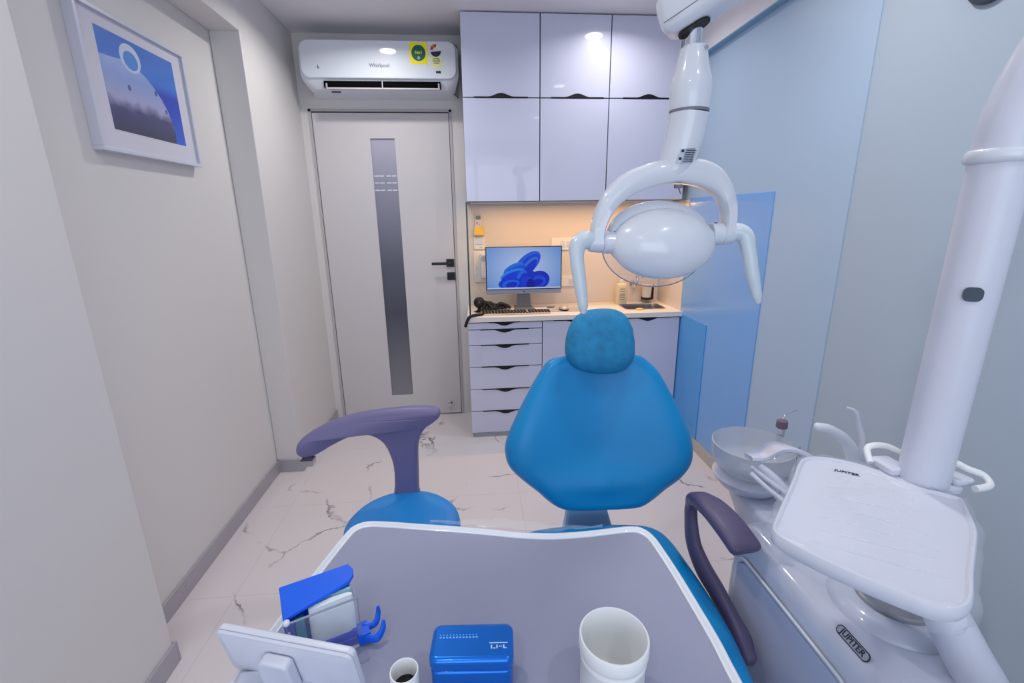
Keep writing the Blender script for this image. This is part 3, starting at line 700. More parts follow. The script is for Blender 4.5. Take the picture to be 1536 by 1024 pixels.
# switch plates
def plate(x0, x1, z0, z1, label, sw, y=YW):
    t = thing('switch_plate', label, 'switch plate', ((x0+x1)/2, y, (z0+z1)/2), group='switch plates on the backsplash')
    hw, hh = (x1-x0)/2, (z1-z0)/2
    bm = BM(); box(bm, -hw, hw, -0.009, 0.0, -hh, hh); new_obj('plate', bm, M['warmwhite'], t, bevel=0.003)
    for (u0, u1, v0, v1) in sw:
        bm = BM(); box(bm, u0*hw, u1*hw, -0.0125, -0.009, v0*hh, v1*hh); new_obj('switch', bm, M['white2'], t, bevel=0.001)
    return t
plate(0.012, 0.088, 1.228, 1.315, 'square switch plate on wall directly under the remote holder', [(-0.7, 0.7, -0.2, 0.75), (0.1, 0.5, -0.7, -0.4)])
plate(0.008, 0.10, 1.00, 1.215, 'tall socket plate on wall behind the white plugged device', [(-0.8, -0.45, -0.2, 0.1), (-0.8, -0.45, -0.7, -0.35)])
plate(0.555, 0.72, 1.212, 1.298, 'socket plate with two black pins above the monitor corner', [(-0.2, 0.2, -0.5, 0.5), (0.35, 0.75, -0.5, 0.5)])
plate(0.60, 0.80, 0.955, 1.03, 'wide switch plate right of the monitor near the lamp handle', [(-0.15, 0.15, -0.5, 0.5), (0.25, 0.5, -0.5, 0.5), (0.6, 0.85, -0.5, 0.5)])
t = thing('plug_adapter', 'white oblong plug-in device with round button by monitor', 'adapter', (0.076, YW-0.0125, 1.115))
bm = BM(); box(bm, -0.024, 0.026, -0.04, 0.0, -0.085, 0.085); new_obj('casing', bm, M['white2'], t, bevel=0.006, segs=3)
bm = BM(); lathe(bm, [(0.019, 0.0), (0.019, 0.0015), (0.016, 0.0015), (0.016, 0.0005), (0.001, 0.0005)], (0.001, -0.040, 0.052), 28, RX); new_obj('button', bm, M['label'], t, smooth=40)
bm = BM(); tube(bm, [(0.02, 3.25, 1.20), (0.015, 3.24, 1.1), (0.02, 3.235, 0.98), (0.06, 3.225, 0.90), (0.12, 3.2, 0.85), (0.16, 3.15, 0.838)], 0.0022, 8, 8); tag(new_obj('power_cable', bm, M['warmwhite'], smooth=60), 'thin pale cable drooping from the socket plate beside monitor', 'cable')
bm = BM(); lathe(bm, [(0.004, 0.0), (0.004, 0.05)], (0.50, 3.12, 0.839), 12, Matrix.Rotation(PI/2, 3, 'Y').to_4x4()); tag(new_obj('pen', bm, M['blackmatte'], smooth=40), 'short dark pen lying on worktop behind the mouse pad', 'pen')

# ================================================================ CEILING LIGHTS
for i, (lx, ly) in enumerate(DOWNLIGHTS[:1]):
    t = thing('ceiling_downlight', 'round white recessed downlight in the ceiling above the wall cabinets', 'light', (lx, ly, CEIL-0.008), group='round ceiling downlights')
    bm = BM(); lathe(bm, [(0.062, 0.008), (0.062, 0.0), (0.050, 0.0), (0.048, 0.004)], n=36, cap0=False, cap1=False); new_obj('rim', bm, M['white2'], t, smooth=40)
    bm = BM(); lathe(bm, [(0.048, 0.002), (0.048, 0.006)], n=36); new_obj('diffuser', bm, M['led'], t)
for i, (lx, ly) in enumerate(DOWNLIGHTS[1:]):
    lab = ['above the doorway side of the stool', 'above the dental lamp arm', 'above the left recess wall near the picture', 'above and right of where the viewer stands', 'behind the viewer on the left'][i]
    t = thing('ceiling_downlight', 'round white recessed ceiling downlight '+lab, 'light', (lx, ly, CEIL-0.008), group='round ceiling downlights')
    bm = BM(); lathe(bm, [(0.062, 0.008), (0.062, 0.0), (0.050, 0.0), (0.048, 0.004)], n=36, cap0=False, cap1=False); new_obj('rim', bm, M['white2'], t, smooth=40)
    bm = BM(); lathe(bm, [(0.048, 0.002), (0.048, 0.006)], n=36); new_obj('diffuser', bm, M['led'], t)

t = thing('wall_fitting', 'round slate grey fitting high on right wall at photo edge', 'wall fitting', (XR, 1.285, 2.035))
bm = BM(); lathe(bm, [(0.066, 0.0), (0.066, 0.012), (0.058, 0.018)], (0, 0, 0), 36, Matrix.Rotation(-PI/2, 3, 'Y').to_4x4()); new_obj('base', bm, M['greydot'], t, smooth=40)
bm = BM(); lathe(bm, [(0.05, 0.018), (0.045, 0.026), (0.001, 0.028)], (0, 0, 0), 36, Matrix.Rotation(-PI/2, 3, 'Y').to_4x4()); new_obj('cover', bm, M['label'], t, smooth=40)

# ================================================================ DENTAL CHAIR
ch = thing('dental_chair', 'blue upholstered dental chair with purple grey armrest, facing the viewer', 'dental chair', (0.38, 1.1, 0))
def rel(o, base):
    """turn world coordinates built into a mesh into coordinates local to its parent"""
    o.data.transform(Matrix.Translation(-Vector(base))); return o
CB = (0.38, 1.1, 0)
A18 = math.radians(18)
def backframe(p0):
    return lambda u, v, w_: Vector((u, p0[1]+v*math.sin(A18)-w_*math.cos(A18), p0[2]+v*math.cos(A18)+w_*math.sin(A18)))
def cushion(bm, outline, fr3, front_prof, back_prof, cen, hollow=0):
    """outline 2D; profiles lists of (scale, w)."""
    rs = []
    cu, cv = cen
    for s_, w_ in back_prof[::-1] + front_prof:
        rs.append([fr3(cu+(u-cu)*s_, cv+(v-cv)*s_, w_) for u, v in outline])
    rings(bm, rs)
back = [(0.29, 0.522), (0.243, 0.511), (0.203, 0.462), (0.162, 0.395), (0.122, 0.323), (0.089, 0.25), (0.086, 0.200), (0.101, 0.161), (0.144, 0.118), (0.187, 0.082), (0.223, 0.048), (0.268, 0.022), (0.34, 0.015), (0.40, 0.013), (0.46, 0.012), (0.522, 0.015), (0.565, 0.036), (0.611, 0.068), (0.665, 0.102), (0.703, 0.146), (0.713, 0.195), (0.706, 0.250), (0.678, 0.32), (0.643, 0.395), (0.607, 0.462), (0.565, 0.505), (0.531, 0.520), (0.45, 0.53), (0.37, 0.53)]
back = smooth_outline(back, 3)
p0 = (0.4, 1.30, 0.5)
f3 = backframe(p0)
bm = BM()
rs = []; cu, cv = 0.40, 0.26
def pt(u, v, s_, w_, contour):
    uu, vv = cu+(u-cu)*s_, cv+(v-cv)*s_
    d_ = 0
    if contour:
        # side wings raised, hollow in the middle, lumbar lip at the bottom
        a_ = min(1, abs(uu-cu)/0.26)
        d_ = -0.030 + 0.036*a_**1.6
        d_ += 0.024*math.exp(-((vv-0.10)/0.055)**2)*(1-a_)
        d_ *= contour
    return f3(uu, vv, w_+d_)
for s_, w_, c in [(0.3, -0.085, 0), (0.8, -0.08, 0), (0.93, -0.065, 0), (0.985, -0.04, 0), (1.0, -0.015, 0), (0.998, 0.005, 0), (0.985, 0.022, 0), (0.955, 0.036, 0.2), (0.91, 0.045, 0.5), (0.85, 0.050, 0.8), (0.75, 0.052, 1), (0.67, 0.053, 1), (0.58, 0.053, 1), (0.5, 0.053, 1), (0.4, 0.053, 1), (0.3, 0.053, 1), (0.2, 0.053, 1), (0.08, 0.053, 1)]:
    rs.append([pt(u, v, s_, w_, c) for u, v in back])
rings(bm, rs); rel(new_obj('backrest', bm, M['blue'], ch, smooth=60), CB)
head = smooth_outline([(0.411, 0.685), (0.365, 0.680), (0.328, 0.659), (0.303, 0.615), (0.292, 0.556), (0.301, 0.515), (0.333, 0.488), (0.400, 0.471), (0.469, 0.476), (0.505, 0.504), (0.517, 0.548), (0.512, 0.616), (0.490, 0.660), (0.456, 0.681)], 3)
f4 = backframe((0.4, 1.26, 0.5))
bm = BM(); rs = []
for s_, w_ in [(0.5, -0.06), (0.85, -0.055), (0.96, -0.04), (1.0, -0.015), (1.0, 0.01), (0.97, 0.028), (0.91, 0.042), (0.82, 0.052), (0.65, 0.06), (0.45, 0.064), (0.2, 0.066)]:
    ring = []
    for i, (u, v) in enumerate(head):
        q = 0.0018*math.sin(i*2.9)*(1 if 0.9 < s_ else 0.3)
        ring.append(f4(0.405+(u-0.405)*(s_), 0.58+(v-0.58)*s_, w_+q))
    rs.append(ring)
rings(bm, rs); rel(new_obj('headrest', bm, M['headcover'], ch, smooth=60), CB)
bm = BM(); f5 = backframe((0.4, 1.36, 0.5)); prism(bm, [(0.36, 0.35), (0.44, 0.35), (0.44, 0.60), (0.36, 0.60)], 0.0, 0.02, f5); rel(new_obj('headrest_bar', bm, M['steel'], ch, bevel=0.002), CB)
bm = BM(); prism(bm, [(0.296, 0.62), (0.300, 0.50), (0.292, 0.42), (0.270, 0.30), (0.48, 0.30), (0.455, 0.40), (0.425, 0.50), (0.42, 0.62)], 1.37, 1.41, lambda u, v, w_: Vector((u, w_, v)))
rel(new_obj('back_bracket', bm, M['bracketblue'], ch, bevel=0.008), CB)
# seat: outline in plan
seat = smooth_outline([(0.06, 1.20), (0.09, 1.27), (0.20, 1.305), (0.34, 1.31), (0.50, 1.295), (0.57, 1.265), (0.60, 1.20), (0.61, 1.08), (0.614, 0.98), (0.612, 0.88), (0.602, 0.80), (0.588, 0.72), (0.572, 0.62), (0.555, 0.50), (0.54, 0.40), (0.51, 0.30), (0.42, 0.25), (0.25, 0.25), (0.16, 0.30), (0.13, 0.40), (0.11, 0.6), (0.07, 0.9), (0.05, 1.05)], 4)
bm = BM(); layered(bm, seat, [(0.02, 0.352), (0.004, 0.375), (0.0, 0.40), (0.0, 0.425), (0.004, 0.445), (0.012, 0.459), (0.022, 0.467), (0.032, 0.4705)], lambda u, v, w_: Vector((u, v, w_)))
rel(new_obj('seat', bm, M['blue'], ch, smooth=60), CB)
bm = BM(); box(bm, 0.20, 0.48, 0.55, 1.15, 0.10, 0.34); rel(new_obj('lift_column', bm, M['unit'], ch, bevel=0.03, segs=4), CB)
bm = BM(); prism(bm, rrect(0.15, 0.53, 0.40, 1.35, 0.12), 0.0, 0.10); rel(new_obj('base_plate', bm, M['unit'], ch, bevel=0.03, segs=4), CB)
bm = BM(); prism(bm, [(0.30, 0.20), (0.44, 0.20), (0.44, 0.36), (0.30, 0.36)], 1.0, 1.40, lambda u, v, w_: Vector((u, w_, v))); rel(new_obj('recline_arm', bm, M['unit'], ch, bevel=0.01), CB)
# armrest: pad (broad, sloping) + curved strut
bm = BM()
tube(bm, [(0.628, 1.155, 0.615), (0.625, 1.135, 0.648), (0.620, 1.095, 0.672), (0.622, 1.04, 0.684), (0.632, 0.98, 0.677), (0.643, 0.925, 0.657), (0.645, 0.910, 0.650)], [0.021, 0.027, 0.031, 0.037, 0.040, 0.040, 0.036], 20, 6, up=(1, 0, 0), flat=[0.9, 0.72, 0.60, 0.52, 0.48, 0.45, 0.40], sq=3.4)
pad = rel(new_obj('armrest_pad', bm, M['purple2'], ch, smooth=60), CB)
bm = BM()
tube(bm, [(0.630, 1.168, 0.615), (0.630, 1.165, 0.57), (0.630, 1.135, 0.50), (0.632, 1.075, 0.465), (0.636, 1.0, 0.450), (0.638, 0.93, 0.435), (0.640, 0.88, 0.415), (0.638, 0.84, 0.40)], [0.014, 0.015, 0.016, 0.017, 0.017, 0.017, 0.022, 0.018], 18, 6, up=(1, 0, 0), flat=[1.4, 1.7, 2.1, 2.1, 1.9, 1.6, 1.4, 1.2], sq=2.6, round_ends=True)
rel(new_obj('armrest_strut', bm, M['purple2'], ch, smooth=60), CB)
# foot control puck on the floor beyond the chair
t = thing('foot_switch', 'round pale grey foot switch on floor behind the chair armrest', 'foot switch', (0.80, 1.22, 0))
bm = BM(); lathe(bm, [(0.085, 0.0), (0.088, 0.012), (0.080, 0.025), (0.06, 0.030)], n=36); new_obj('base', bm, M['unit'], t, smooth=40)
bm = BM(); lathe(bm, [(0.05, 0.030), (0.052, 0.040), (0.046, 0.052), (0.02, 0.056), (0.001, 0.057)], n=36); new_obj('pedal', bm, M['label'], t, smooth=40)

# ================================================================ STOOL
SB = (-0.257, 1.335, 0)
st_ = thing('dentist_stool', 'round blue dentist stool with purple grey curved arm support', 'stool', SB)
bm = BM()
lathe(bm, [(0.10, 0.415), (0.165, 0.420), (0.182, 0.435), (0.188, 0.462), (0.184, 0.482), (0.170, 0.496), (0.14, 0.502), (0.08, 0.502), (0.001, 0.500)], n=64, cap0=True)
new_obj('seat', bm, M['blue2'], st_, smooth=60)
bm = BM(); lathe(bm, [(0.03, 0.08), (0.03, 0.25), (0.022, 0.25), (0.022, 0.415)], n=24); new_obj('gas_column', bm, M['chrome'], st_, smooth=40)
for k in range(5):
    a0 = 2*PI*k/5+0.3; c, s_ = math.cos(a0), math.sin(a0)
    bm = BM(); tube(bm, [(0.02*c, 0.02*s_, 0.105), (0.12*c, 0.12*s_, 0.10), (0.24*c, 0.24*s_, 0.075)], [0.022, 0.018, 0.014], 12, 5, round_ends=True); lg = new_obj('leg', bm, M['white2'], st_, smooth=50)
    bm = BM(); lathe(bm, [(0.012, -0.012), (0.026, -0.012), (0.027, 0.0), (0.026, 0.012), (0.012, 0.012)], (0.24*c, 0.24*s_, 0.0275), 20, Matrix.Rotation(PI/2, 3, 'X').to_4x4()); new_obj('caster', bm, M['blackmatte'], lg, smooth=40)
# arm support: T-shaped slab, curved in plan so the left end reaches forward
outl = [(-0.600, 0.700), (-0.598, 0.728), (-0.575, 0.752), (-0.50, 0.785), (-0.42, 0.802), (-0.33, 0.812), (-0.25, 0.817), (-0.18, 0.817), (-0.142, 0.812), (-0.130, 0.798), (-0.134, 0.780), (-0.155, 0.760), (-0.185, 0.738), (-0.205, 0.705), (-0.215, 0.66), (-0.218, 0.60), (-0.222, 0.50), (-0.222, 0.44), (-0.312, 0.44), (-0.306, 0.52), (-0.304, 0.59), (-0.312, 0.64), (-0.328, 0.685), (-0.355, 0.713), (-0.395, 0.728), (-0.44, 0.725), (-0.50, 0.702), (-0.545, 0.682), (-0.58, 0.680)]
outl = smooth_outline(outl, 3)
def armfr(u, v, w_):
    ub = (u+0.25); y = 1.515 - 0.75*max(0, -ub-0.10)**2*1.4 - 0.5*max(0, ub-0.0)**2
    return Vector((u, y+w_, v))
bm = BM()
layered(bm, outl, [(0.010, 0.026), (0.005, 0.022), (0.0, 0.010), (0.0, -0.008), (0.003, -0.018), (0.008, -0.0245), (0.013, -0.027)], armfr)
rel(new_obj('arm_support', bm, M['purple'], st_, smooth=50), SB)
bm = BM(); box(bm, -0.305, -0.229, 1.38, 1.545, 0.40, 0.44); rel(new_obj('support_bracket', bm, M['steel'], st_, bevel=0.004), SB)
bm = BM(); box(bm, -0.585, -0.545, 1.415, 1.45, 0.664, 0.684); tube(bm, [(-0.58, 1.425, 0.668), (-0.592, 1.425, 0.652)], 0.006, 8, smoothp=False); rel(new_obj('end_clip', bm, M['steel'], st_), SB)

# ================================================================ DENTAL UNIT (box, pole, spittoon)
UB = (0.83, 0.80, 0)
un = thing('dental_unit', 'white dental unit cabinet with spittoon bowl and tall white pole', 'dental unit', UB)
bm = BM()
# cabinet with sloped left shoulder: profile in x-z, extruded along y
UY0, UY1 = 0.555, 1.045
prof = [(0.690, 0.06), (0.685, 0.30), (0.688, 0.50), (0.694, 0.590), (0.703, 0.618), (0.718, 0.633), (0.742, 0.640), (0.90, 0.640), (0.935, 0.635), (0.955, 0.61), (0.962, 0.58), (0.962, 0.06)]
prism(bm, prof, UY0, UY1, lambda u, v, w_: Vector((u, w_, v)))
rel(new_obj('cabinet', bm, M['unit'], un, bevel=0.028, segs=5), UB)
bm = BM(); box(bm, 0.705, 0.95, UY0+0.02, UY1-0.02, 0.0, 0.06); rel(new_obj('plinth', bm, M['greydot'], un), UB)
# side panel: recessed look by a raised bead outline and thin inner panel
def sidefr(u, v, w_): return Vector((0.6865-w_, u, v))
ol = rrect(UY0+0.045, UY1-0.035, 0.12, 0.575, 0.05, 8)
bm = BM(); rs = [[sidefr(u, v, w_) for u, v in inset(ol, i_)] for i_, w_ in ((0, 0.0), (0.001, 0.005), (0.006, 0.006), (0.010, 0.002), (0.014, -0.004))]
rings(bm, rs, cap0=False, cap1=False); rel(new_obj('panel_bead', bm, M['white'], un, smooth=60), UB)
bm = BM(); prism(bm, inset(ol, 0.014), 0.0, 0.003, sidefr); rel(new_obj('side_panel', bm, mat('side_panel_grey_lilac', (196, 202, 224), 0.25, coat=0.2), un), UB)
# raised dome where the pole stands
bm = BM(); lathe(bm, [(0.115, 0.632), (0.112, 0.645), (0.095, 0.656), (0.085, 0.660), (0.07, 0.661)], (0.858, 0.735, 0), 48); rel(new_obj('pole_boss', bm, M['unit'], un, smooth=60), UB)
bm = BM(); lathe(bm, [(0.070, 0.660), (0.070, 0.668), (0.066, 0.671), (0.064, 0.684), (0.050, 0.686), (0.05, 0.70)], (0.862, 0.735, 0), 48); rel(new_obj('pole_collar', bm, M['collar'], un, smooth=40), UB)
bm = BM(); lathe(bm, [(0.0405, 0.68), (0.0405, 1.53)], (0.862, 0.735, 0), 40); pole = rel(new_obj('pole', bm, M['white2'], un, smooth=60), UB)
bm = BM(); lathe(bm, [(0.0425, 1.522), (0.047, 1.526), (0.047, 1.540), (0.0435, 1.544)], (0.862, 0.735, 0), 40); rel(new_obj('pole_ring', bm, M['white'], un, smooth=60), UB)
bm = BM(); tube(bm, [(0.862, 0.735, 1.54), (0.866, 0.733, 1.60), (0.888, 0.722, 1.68), (0.93, 0.705, 1.78), (0.96, 0.70, 1.90), (0.965, 0.70, 2.02), (0.965, 0.70, 2.045)], [0.040, 0.041, 0.044, 0.046, 0.046, 0.046, 0.046], 28, 8); rel(new_obj('pole_elbow', bm, M['white2'], un, smooth=60), UB)
bm = BM(); prism(bm, rrect(-0.013, 0.013, -0.012, 0.012, 0.009, 5), 0.0, 0.0025)
mt = Matrix.Translation((0.862-0.0405*0.66+0.0, 0.735-0.0405*0.755, 1.313)) @ frame_mtx((0, 0, 0), (0.755, -0.66, 0), (0, 0, 1))
bm.transform(mt); rel(new_obj('pole_button', bm, M['greydot'], un), UB)
# label "JUPITER": oval badge on the shoulder edge
def badge(o, x, y, L_, H_, parent, base, body, size, bg, rim):
    mt = frame_mtx(o, x, y)
    bm = BM(); prism(bm, rrect(-L_/2, L_/2, -H_/2, H_/2, H_/2*0.98, 8), 0.0, 0.0010); bm.transform(mt); r = rel(new_obj('badge_rim', bm, rim, parent, smooth=40), base)
    bm = BM(); prism(bm, rrect(-L_/2+0.002, L_/2-0.002, -H_/2+0.002, H_/2-0.002, H_/2*0.8, 8), 0.0010, 0.0014); bm.transform(mt); rel(new_obj('badge_face', bm, bg, r, smooth=40), base)
    t_ = text('badge_text', body, size, rim, r, Matrix.Translation((0, 0, 0)) @ mt @ Matrix.Translation((0, 0, 0.0017)), 0.0002)
    rel(t_, base)
badge((0.7168, 0.665, 0.6345), (0, -1, 0), (0.62, 0, 0.78), 0.078, 0.0195, un, UB, 'JUPITER', 0.0165, M['label'], M['ink'])
# lower arm below the side tray
bm = BM(); tube(bm, [(0.80, 0.62, 0.80), (0.83, 0.585, 0.72), (0.88, 0.55, 0.62), (0.93, 0.50, 0.50)], [0.030, 0.036, 0.038, 0.038], 28, 6); rel(new_obj('lower_arm', bm, M['white2'], un, smooth=60), UB)
bm = BM(); prism(bm, rrect(0.86, 0.975, 0.50, 0.60, 0.03), 0.46, 0.60); rel(new_obj('arm_housing', bm, M['unit'], un, bevel=0.02, segs=4), UB)
# side tray bracket behind the pole
bm = BM(); tube(bm, [(0.800, 0.790, 0.952), (0.812, 0.815, 0.972), (0.842, 0.808, 0.978), (0.86, 0.79, 0.972), (0.875, 0.785, 0.965)], 0.0065, 10, 6)
tube(bm, [(0.890, 0.755, 0.965), (0.925, 0.745, 0.972), (0.938, 0.722, 0.968), (0.955, 0.708, 0.962), (0.950, 0.690, 0.952), (0.915, 0.685, 0.95)], 0.0065, 10, 6)
rel(new_obj('tray_handle', bm, M['jar'], un, smooth=60), UB)
bm = BM(); prism(bm, rrect(0.79, 0.93, 0.70, 0.785, 0.03), 0.925, 0.945); rel(new_obj('pole_clamp', bm, M['white2'], un, bevel=0.006), UB)
bm = BM(); prism(bm, rrect(0.805, 0.845, 0.745, 0.80, 0.008), 0.945, 0.962); rel(new_obj('clamp_block', bm, M['white2'], un, bevel=0.004), UB)
bm = BM(); prism(bm, rrect(0.895, 0.935, 0.70, 0.74, 0.008), 0.945, 0.958); rel(new_obj('clamp_block', bm, M['white2'], un, bevel=0.004), UB)
# spittoon
SPX, SPY = 0.845, 1.235
bm = BM()
lathe(bm, [(0.045, 0.66), (0.06, 0.663), (0.098, 0.682), (0.111, 0.705), (0.116, 0.735), (0.118, 0.762), (0.115, 0.764), (0.110, 0.740), (0.104, 0.708), (0.090, 0.690), (0.05, 0.674), (0.001, 0.672)], (SPX, SPY, 0), 56, cap1=False)
bowl = rel(new_obj('spittoon_bowl', bm, M['bowlglass'], un, smooth=60), UB)
bm = BM(); lathe(bm, [(0.04, 0.672), (0.038, 0.679), (0.02, 0.682), (0.001, 0.682)], (SPX+0.012, SPY-0.005, 0), 32); rel(new_obj('bowl_drain', bm, M['white'], bowl, smooth=60), UB)
bm = BM(); lathe(bm, [(0.055, 0.60), (0.085, 0.622), (0.105, 0.645), (0.108, 0.656), (0.100, 0.660), (0.06, 0.658)], (SPX, SPY, 0), 48); rel(new_obj('bowl_tray', bm, M['unit'], un, smooth=60), UB)
bm = BM()
rs = []
for y, hwid, z0, z1 in ((1.28, 0.035, 0.56, 0.61), (1.20, 0.05, 0.53, 0.615), (1.12, 0.06, 0.47, 0.62), (1.03, 0.07, 0.44, 0.63)):
    rs.append([Vector((0.845+u, y, v)) for u, v in rrect(-hwid, hwid, z0, z1, 0.02, 4)])
rings(bm, rs); rel(new_obj('spittoon_arm', bm, M['unit'], un, smooth=50), UB)
bm = BM(); box(bm, 0.7925, 0.795, 1.105, 1.125, 0.565, 0.592); rel(new_obj('arm_sticker', bm, M['ink'], un), UB)
bm = BM(); tube(bm, [(0.965, 1.28, 0.66), (0.965, 1.28, 0.77), (0.963, 1.279, 0.800)], [0.012, 0.010, 0.013], 16, 5); tube(bm, [(0.963, 1.279, 0.808), (0.99, 1.30, 0.826), (1.03, 1.31, 0.832)], 0.0022, 8, 5); rel(new_obj('cup_filler', bm, M['chrome'], un, smooth=50), UB)
bm = BM(); lathe(bm, [(0.012, 0.786), (0.017, 0.790), (0.016, 0.812), (0.008, 0.816)], (0.963, 1.279, 0), 20); rel(new_obj('filler_head', bm, mat('mauve_plastic', (120, 100, 120), 0.4), un, smooth=50), UB)
bm = BM(); tube(bm, [(0.955, 1.18, 0.66), (0.955, 1.18, 0.775)], 0.004, 10, smoothp=False); rel(new_obj('rinse_spout', bm, M['chrome'], un, smooth=50), UB)
bm = BM(); tube(bm, [(0.955, 1.14, 0.60), (0.955, 1.20, 0.66), (0.955, 1.28, 0.66)], 0.02, 14, 5); rel(new_obj('spout_mount', bm, M['unit'], un, smooth=50), UB)
# assistant holder: curved white cradle and handpieces
bm = BM()
def sheet(bm, path, halfw, th, axis=Vector((1, 0, 0))):
    P = spline(path, 6); rs = []
    for i, p_ in enumerate(P):
        t_ = (P[min(i+1, len(P)-1)]-P[max(i-1, 0)]).normalized(); n_ = t_.cross(axis).normalized(); w_ = lerp_list(halfw, 6)[i] if isinstance(halfw, list) else halfw
        rs.append([p_+axis*a_*w_+n_*b_*th for a_, b_ in ((1, 0.6), (0.9, 1), (-0.9, 1), (-1, 0.6), (-1, -0.6), (-0.9, -1), (0.9, -1), (1, -0.6))])
    rings(bm, rs)
sheet(bm, [(0.700, 1.035, 0.835), (0.735, 1.03, 0.842), (0.765, 1.02, 0.868), (0.80, 1.00, 0.868), (0.84, 0.97, 0.845), (0.88, 0.93, 0.835)], [0.034, 0.045, 0.055, 0.06, 0.06, 0.05], 0.006, Vector((0.25, 0.9, -0.3)).normalized())
rel(new_obj('handpiece_cradle', bm, M['unit'], un, smooth=50), UB)
bm = BM(); tube(bm, [(0.71, 1.0, 0.83), (0.74, 0.96, 0.80), (0.78, 0.93, 0.74), (0.80, 0.92, 0.63)], [0.010, 0.013, 0.02, 0.03], 14, 6)
tube(bm, [(0.695, 1.01, 0.822), (0.725, 0.955, 0.80), (0.76, 0.92, 0.78)], 0.006, 10, 5); tube(bm, [(0.685, 0.995, 0.812), (0.71, 0.95, 0.79), (0.74, 0.91, 0.77)], 0.006, 10, 5)
rel(new_obj('cradle_stem', bm, M['unit'], un, smooth=50), UB)
t = thing('suction_handpiece', 'thick curved white suction handpiece standing behind the side tray', 'handpiece', (0.90, 0.93, 0.86))
bm = BM(); tube(bm, [(0.824, 0.972, 0.945), (0.850, 0.962, 0.940), (0.88, 0.948, 0.918), (0.896, 0.935, 0.885), (0.902, 0.925, 0.84), (0.90, 0.92, 0.78)], [0.010, 0.0115, 0.014, 0.017, 0.018, 0.017], 20, 6, round_ends=True); o = new_obj('body', bm, M['white'], t, smooth=60); rel(o, (0.90, 0.93, 0.86))
t = thing('saliva_ejector', 'thin bent white suction tip beside the thick handpiece', 'handpiece', (0.925, 0.945, 0.86))
bm = BM(); tube(bm, [(0.906, 0.985, 0.985), (0.922, 0.975, 0.975), (0.928, 0.965, 0.945), (0.930, 0.95, 0.91), (0.925, 0.935, 0.86), (0.920, 0.93, 0.80)], [0.003, 0.005, 0.006, 0.007, 0.008, 0.009], 14, 6, round_ends=True); o = new_obj('tip', bm, M['white2'], t, smooth=60); rel(o, (0.925, 0.945, 0.86))

# ---- side tray (wrapped in film)
t = thing('side_instrument_tray', 'white side tray wrapped in clear film, fixed in front of the pole', 'tray', (0.68, 0.64, 0.93))
TB = (0.68, 0.64, 0.93)
ut = smooth_outline([(0.486, 0.634), (0.519, 0.668), (0.60, 0.75), (0.665, 0.818), (0.700, 0.836), (0.745, 0.826), (0.79, 0.788), (0.811, 0.735), (0.835, 0.700), (0.850, 0.690), (0.868, 0.668), (0.86, 0.65), (0.825, 0.605), (0.800, 0.577), (0.753, 0.538), (0.705, 0.499), (0.660, 0.460), (0.632, 0.444), (0.602, 0.443), (0.575, 0.462), (0.539, 0.50), (0.505, 0.543), (0.478, 0.59), (0.474, 0.615)], 4)
bm = BM()
layered(bm, ut, [(0.012, 0.917), (0.002, 0.926), (0.0, 0.936), (0.001, 0.944), (0.003, 0.9475), (0.006, 0.948), (0.008, 0.946), (0.010, 0.943)], lambda u, v, w_: Vector((u, v, w_)))
rel(new_obj('tray_plate', bm, M['white2'], t, smooth=40), TB)
# film: slightly larger, wrinkled
bm = BM(); rs = []
fo = inset(ut, -0.004)
for ins, z in [(0.006, 0.905), (-0.004, 0.920), (-0.003, 0.940), (0.002, 0.9495), (0.012, 0.9505)]:
    rs.append([Vector((u+0.0025*math.sin(i*0.9), v+0.0025*math.cos(i*1.3), z+0.0012*math.sin(i*1.7))) for i, (u, v) in enumerate(inset(fo, ins))])
rings(bm, rs, cap0=False, cap1=False)
fm = M['film']; rel(new_obj('film_wrap', bm, fm, t, smooth=60), TB)
bm = BM()
for k in range(9):
    y0 = 0.50+0.03*k
    P = [(0.52+0.03*k*0.9, y0+0.09-0.002*k, 0.9436), (0.58+0.028*k, y0+0.05, 0.9445), (0.66+0.02*k, y0-0.005+0.01*math.sin(k*2), 0.9436)]
    tube(bm, P, [0.0004, 0.0013, 0.0004], 6, 6)
rel(new_obj('film_creases', bm, M['film'], t, smooth=60), TB)
text('tray_text', 'JUPITER', 0.012, M['ink'], t, Matrix.Translation(-Vector(TB)) @ frame_mtx((0.735, 0.772, 0.9438), (0.78, -0.62, 0), (0.62, 0.78, 0)), 0.0003)

# ================================================================ DELIVERY TABLE IN FRONT
DB = (0.0, 0.55, 0.84)
dt = thing('instrument_table', 'white rimmed delivery table with grey mat in the foreground', 'table', DB)
tr = [(-0.345, 0.45), (-0.333, 0.50), (-0.314, 0.578), (-0.288, 0.682), (-0.264, 0.770), (-0.250, 0.800), (-0.223, 0.813), (-0.18, 0.808), (-0.133, 0.798), (-0.08, 0.787), (-0.029, 0.776), (0.03, 0.762), (0.072, 0.751), (0.134, 0.742), (0.197, 0.742), (0.24, 0.745), (0.28, 0.747), (0.304, 0.740), (0.320, 0.715), (0.325, 0.673), (0.328, 0.62), (0.329, 0.574), (0.330, 0.50), (0.328, 0.46), (0.322, 0.38), (0.30, 0.345), (0.25, 0.335), (0.0, 0.335), (-0.25, 0.335), (-0.33, 0.345), (-0.352, 0.38)]
tr = smooth_outline(tr, 3)
bm = BM()
layered(bm, tr, [(0.014, 0.828), (0.006, 0.840), (0.0, 0.858), (0.0, 0.866), (0.002, 0.872), (0.005, 0.8755), (0.008, 0.876), (0.0105, 0.874), (0.012, 0.8715), (0.0145, 0.8705), (0.0155, 0.8665)], lambda u, v, w_: Vector((u, v, w_)))
rel(new_obj('table_body', bm, M['rim'], dt, smooth=40), DB)
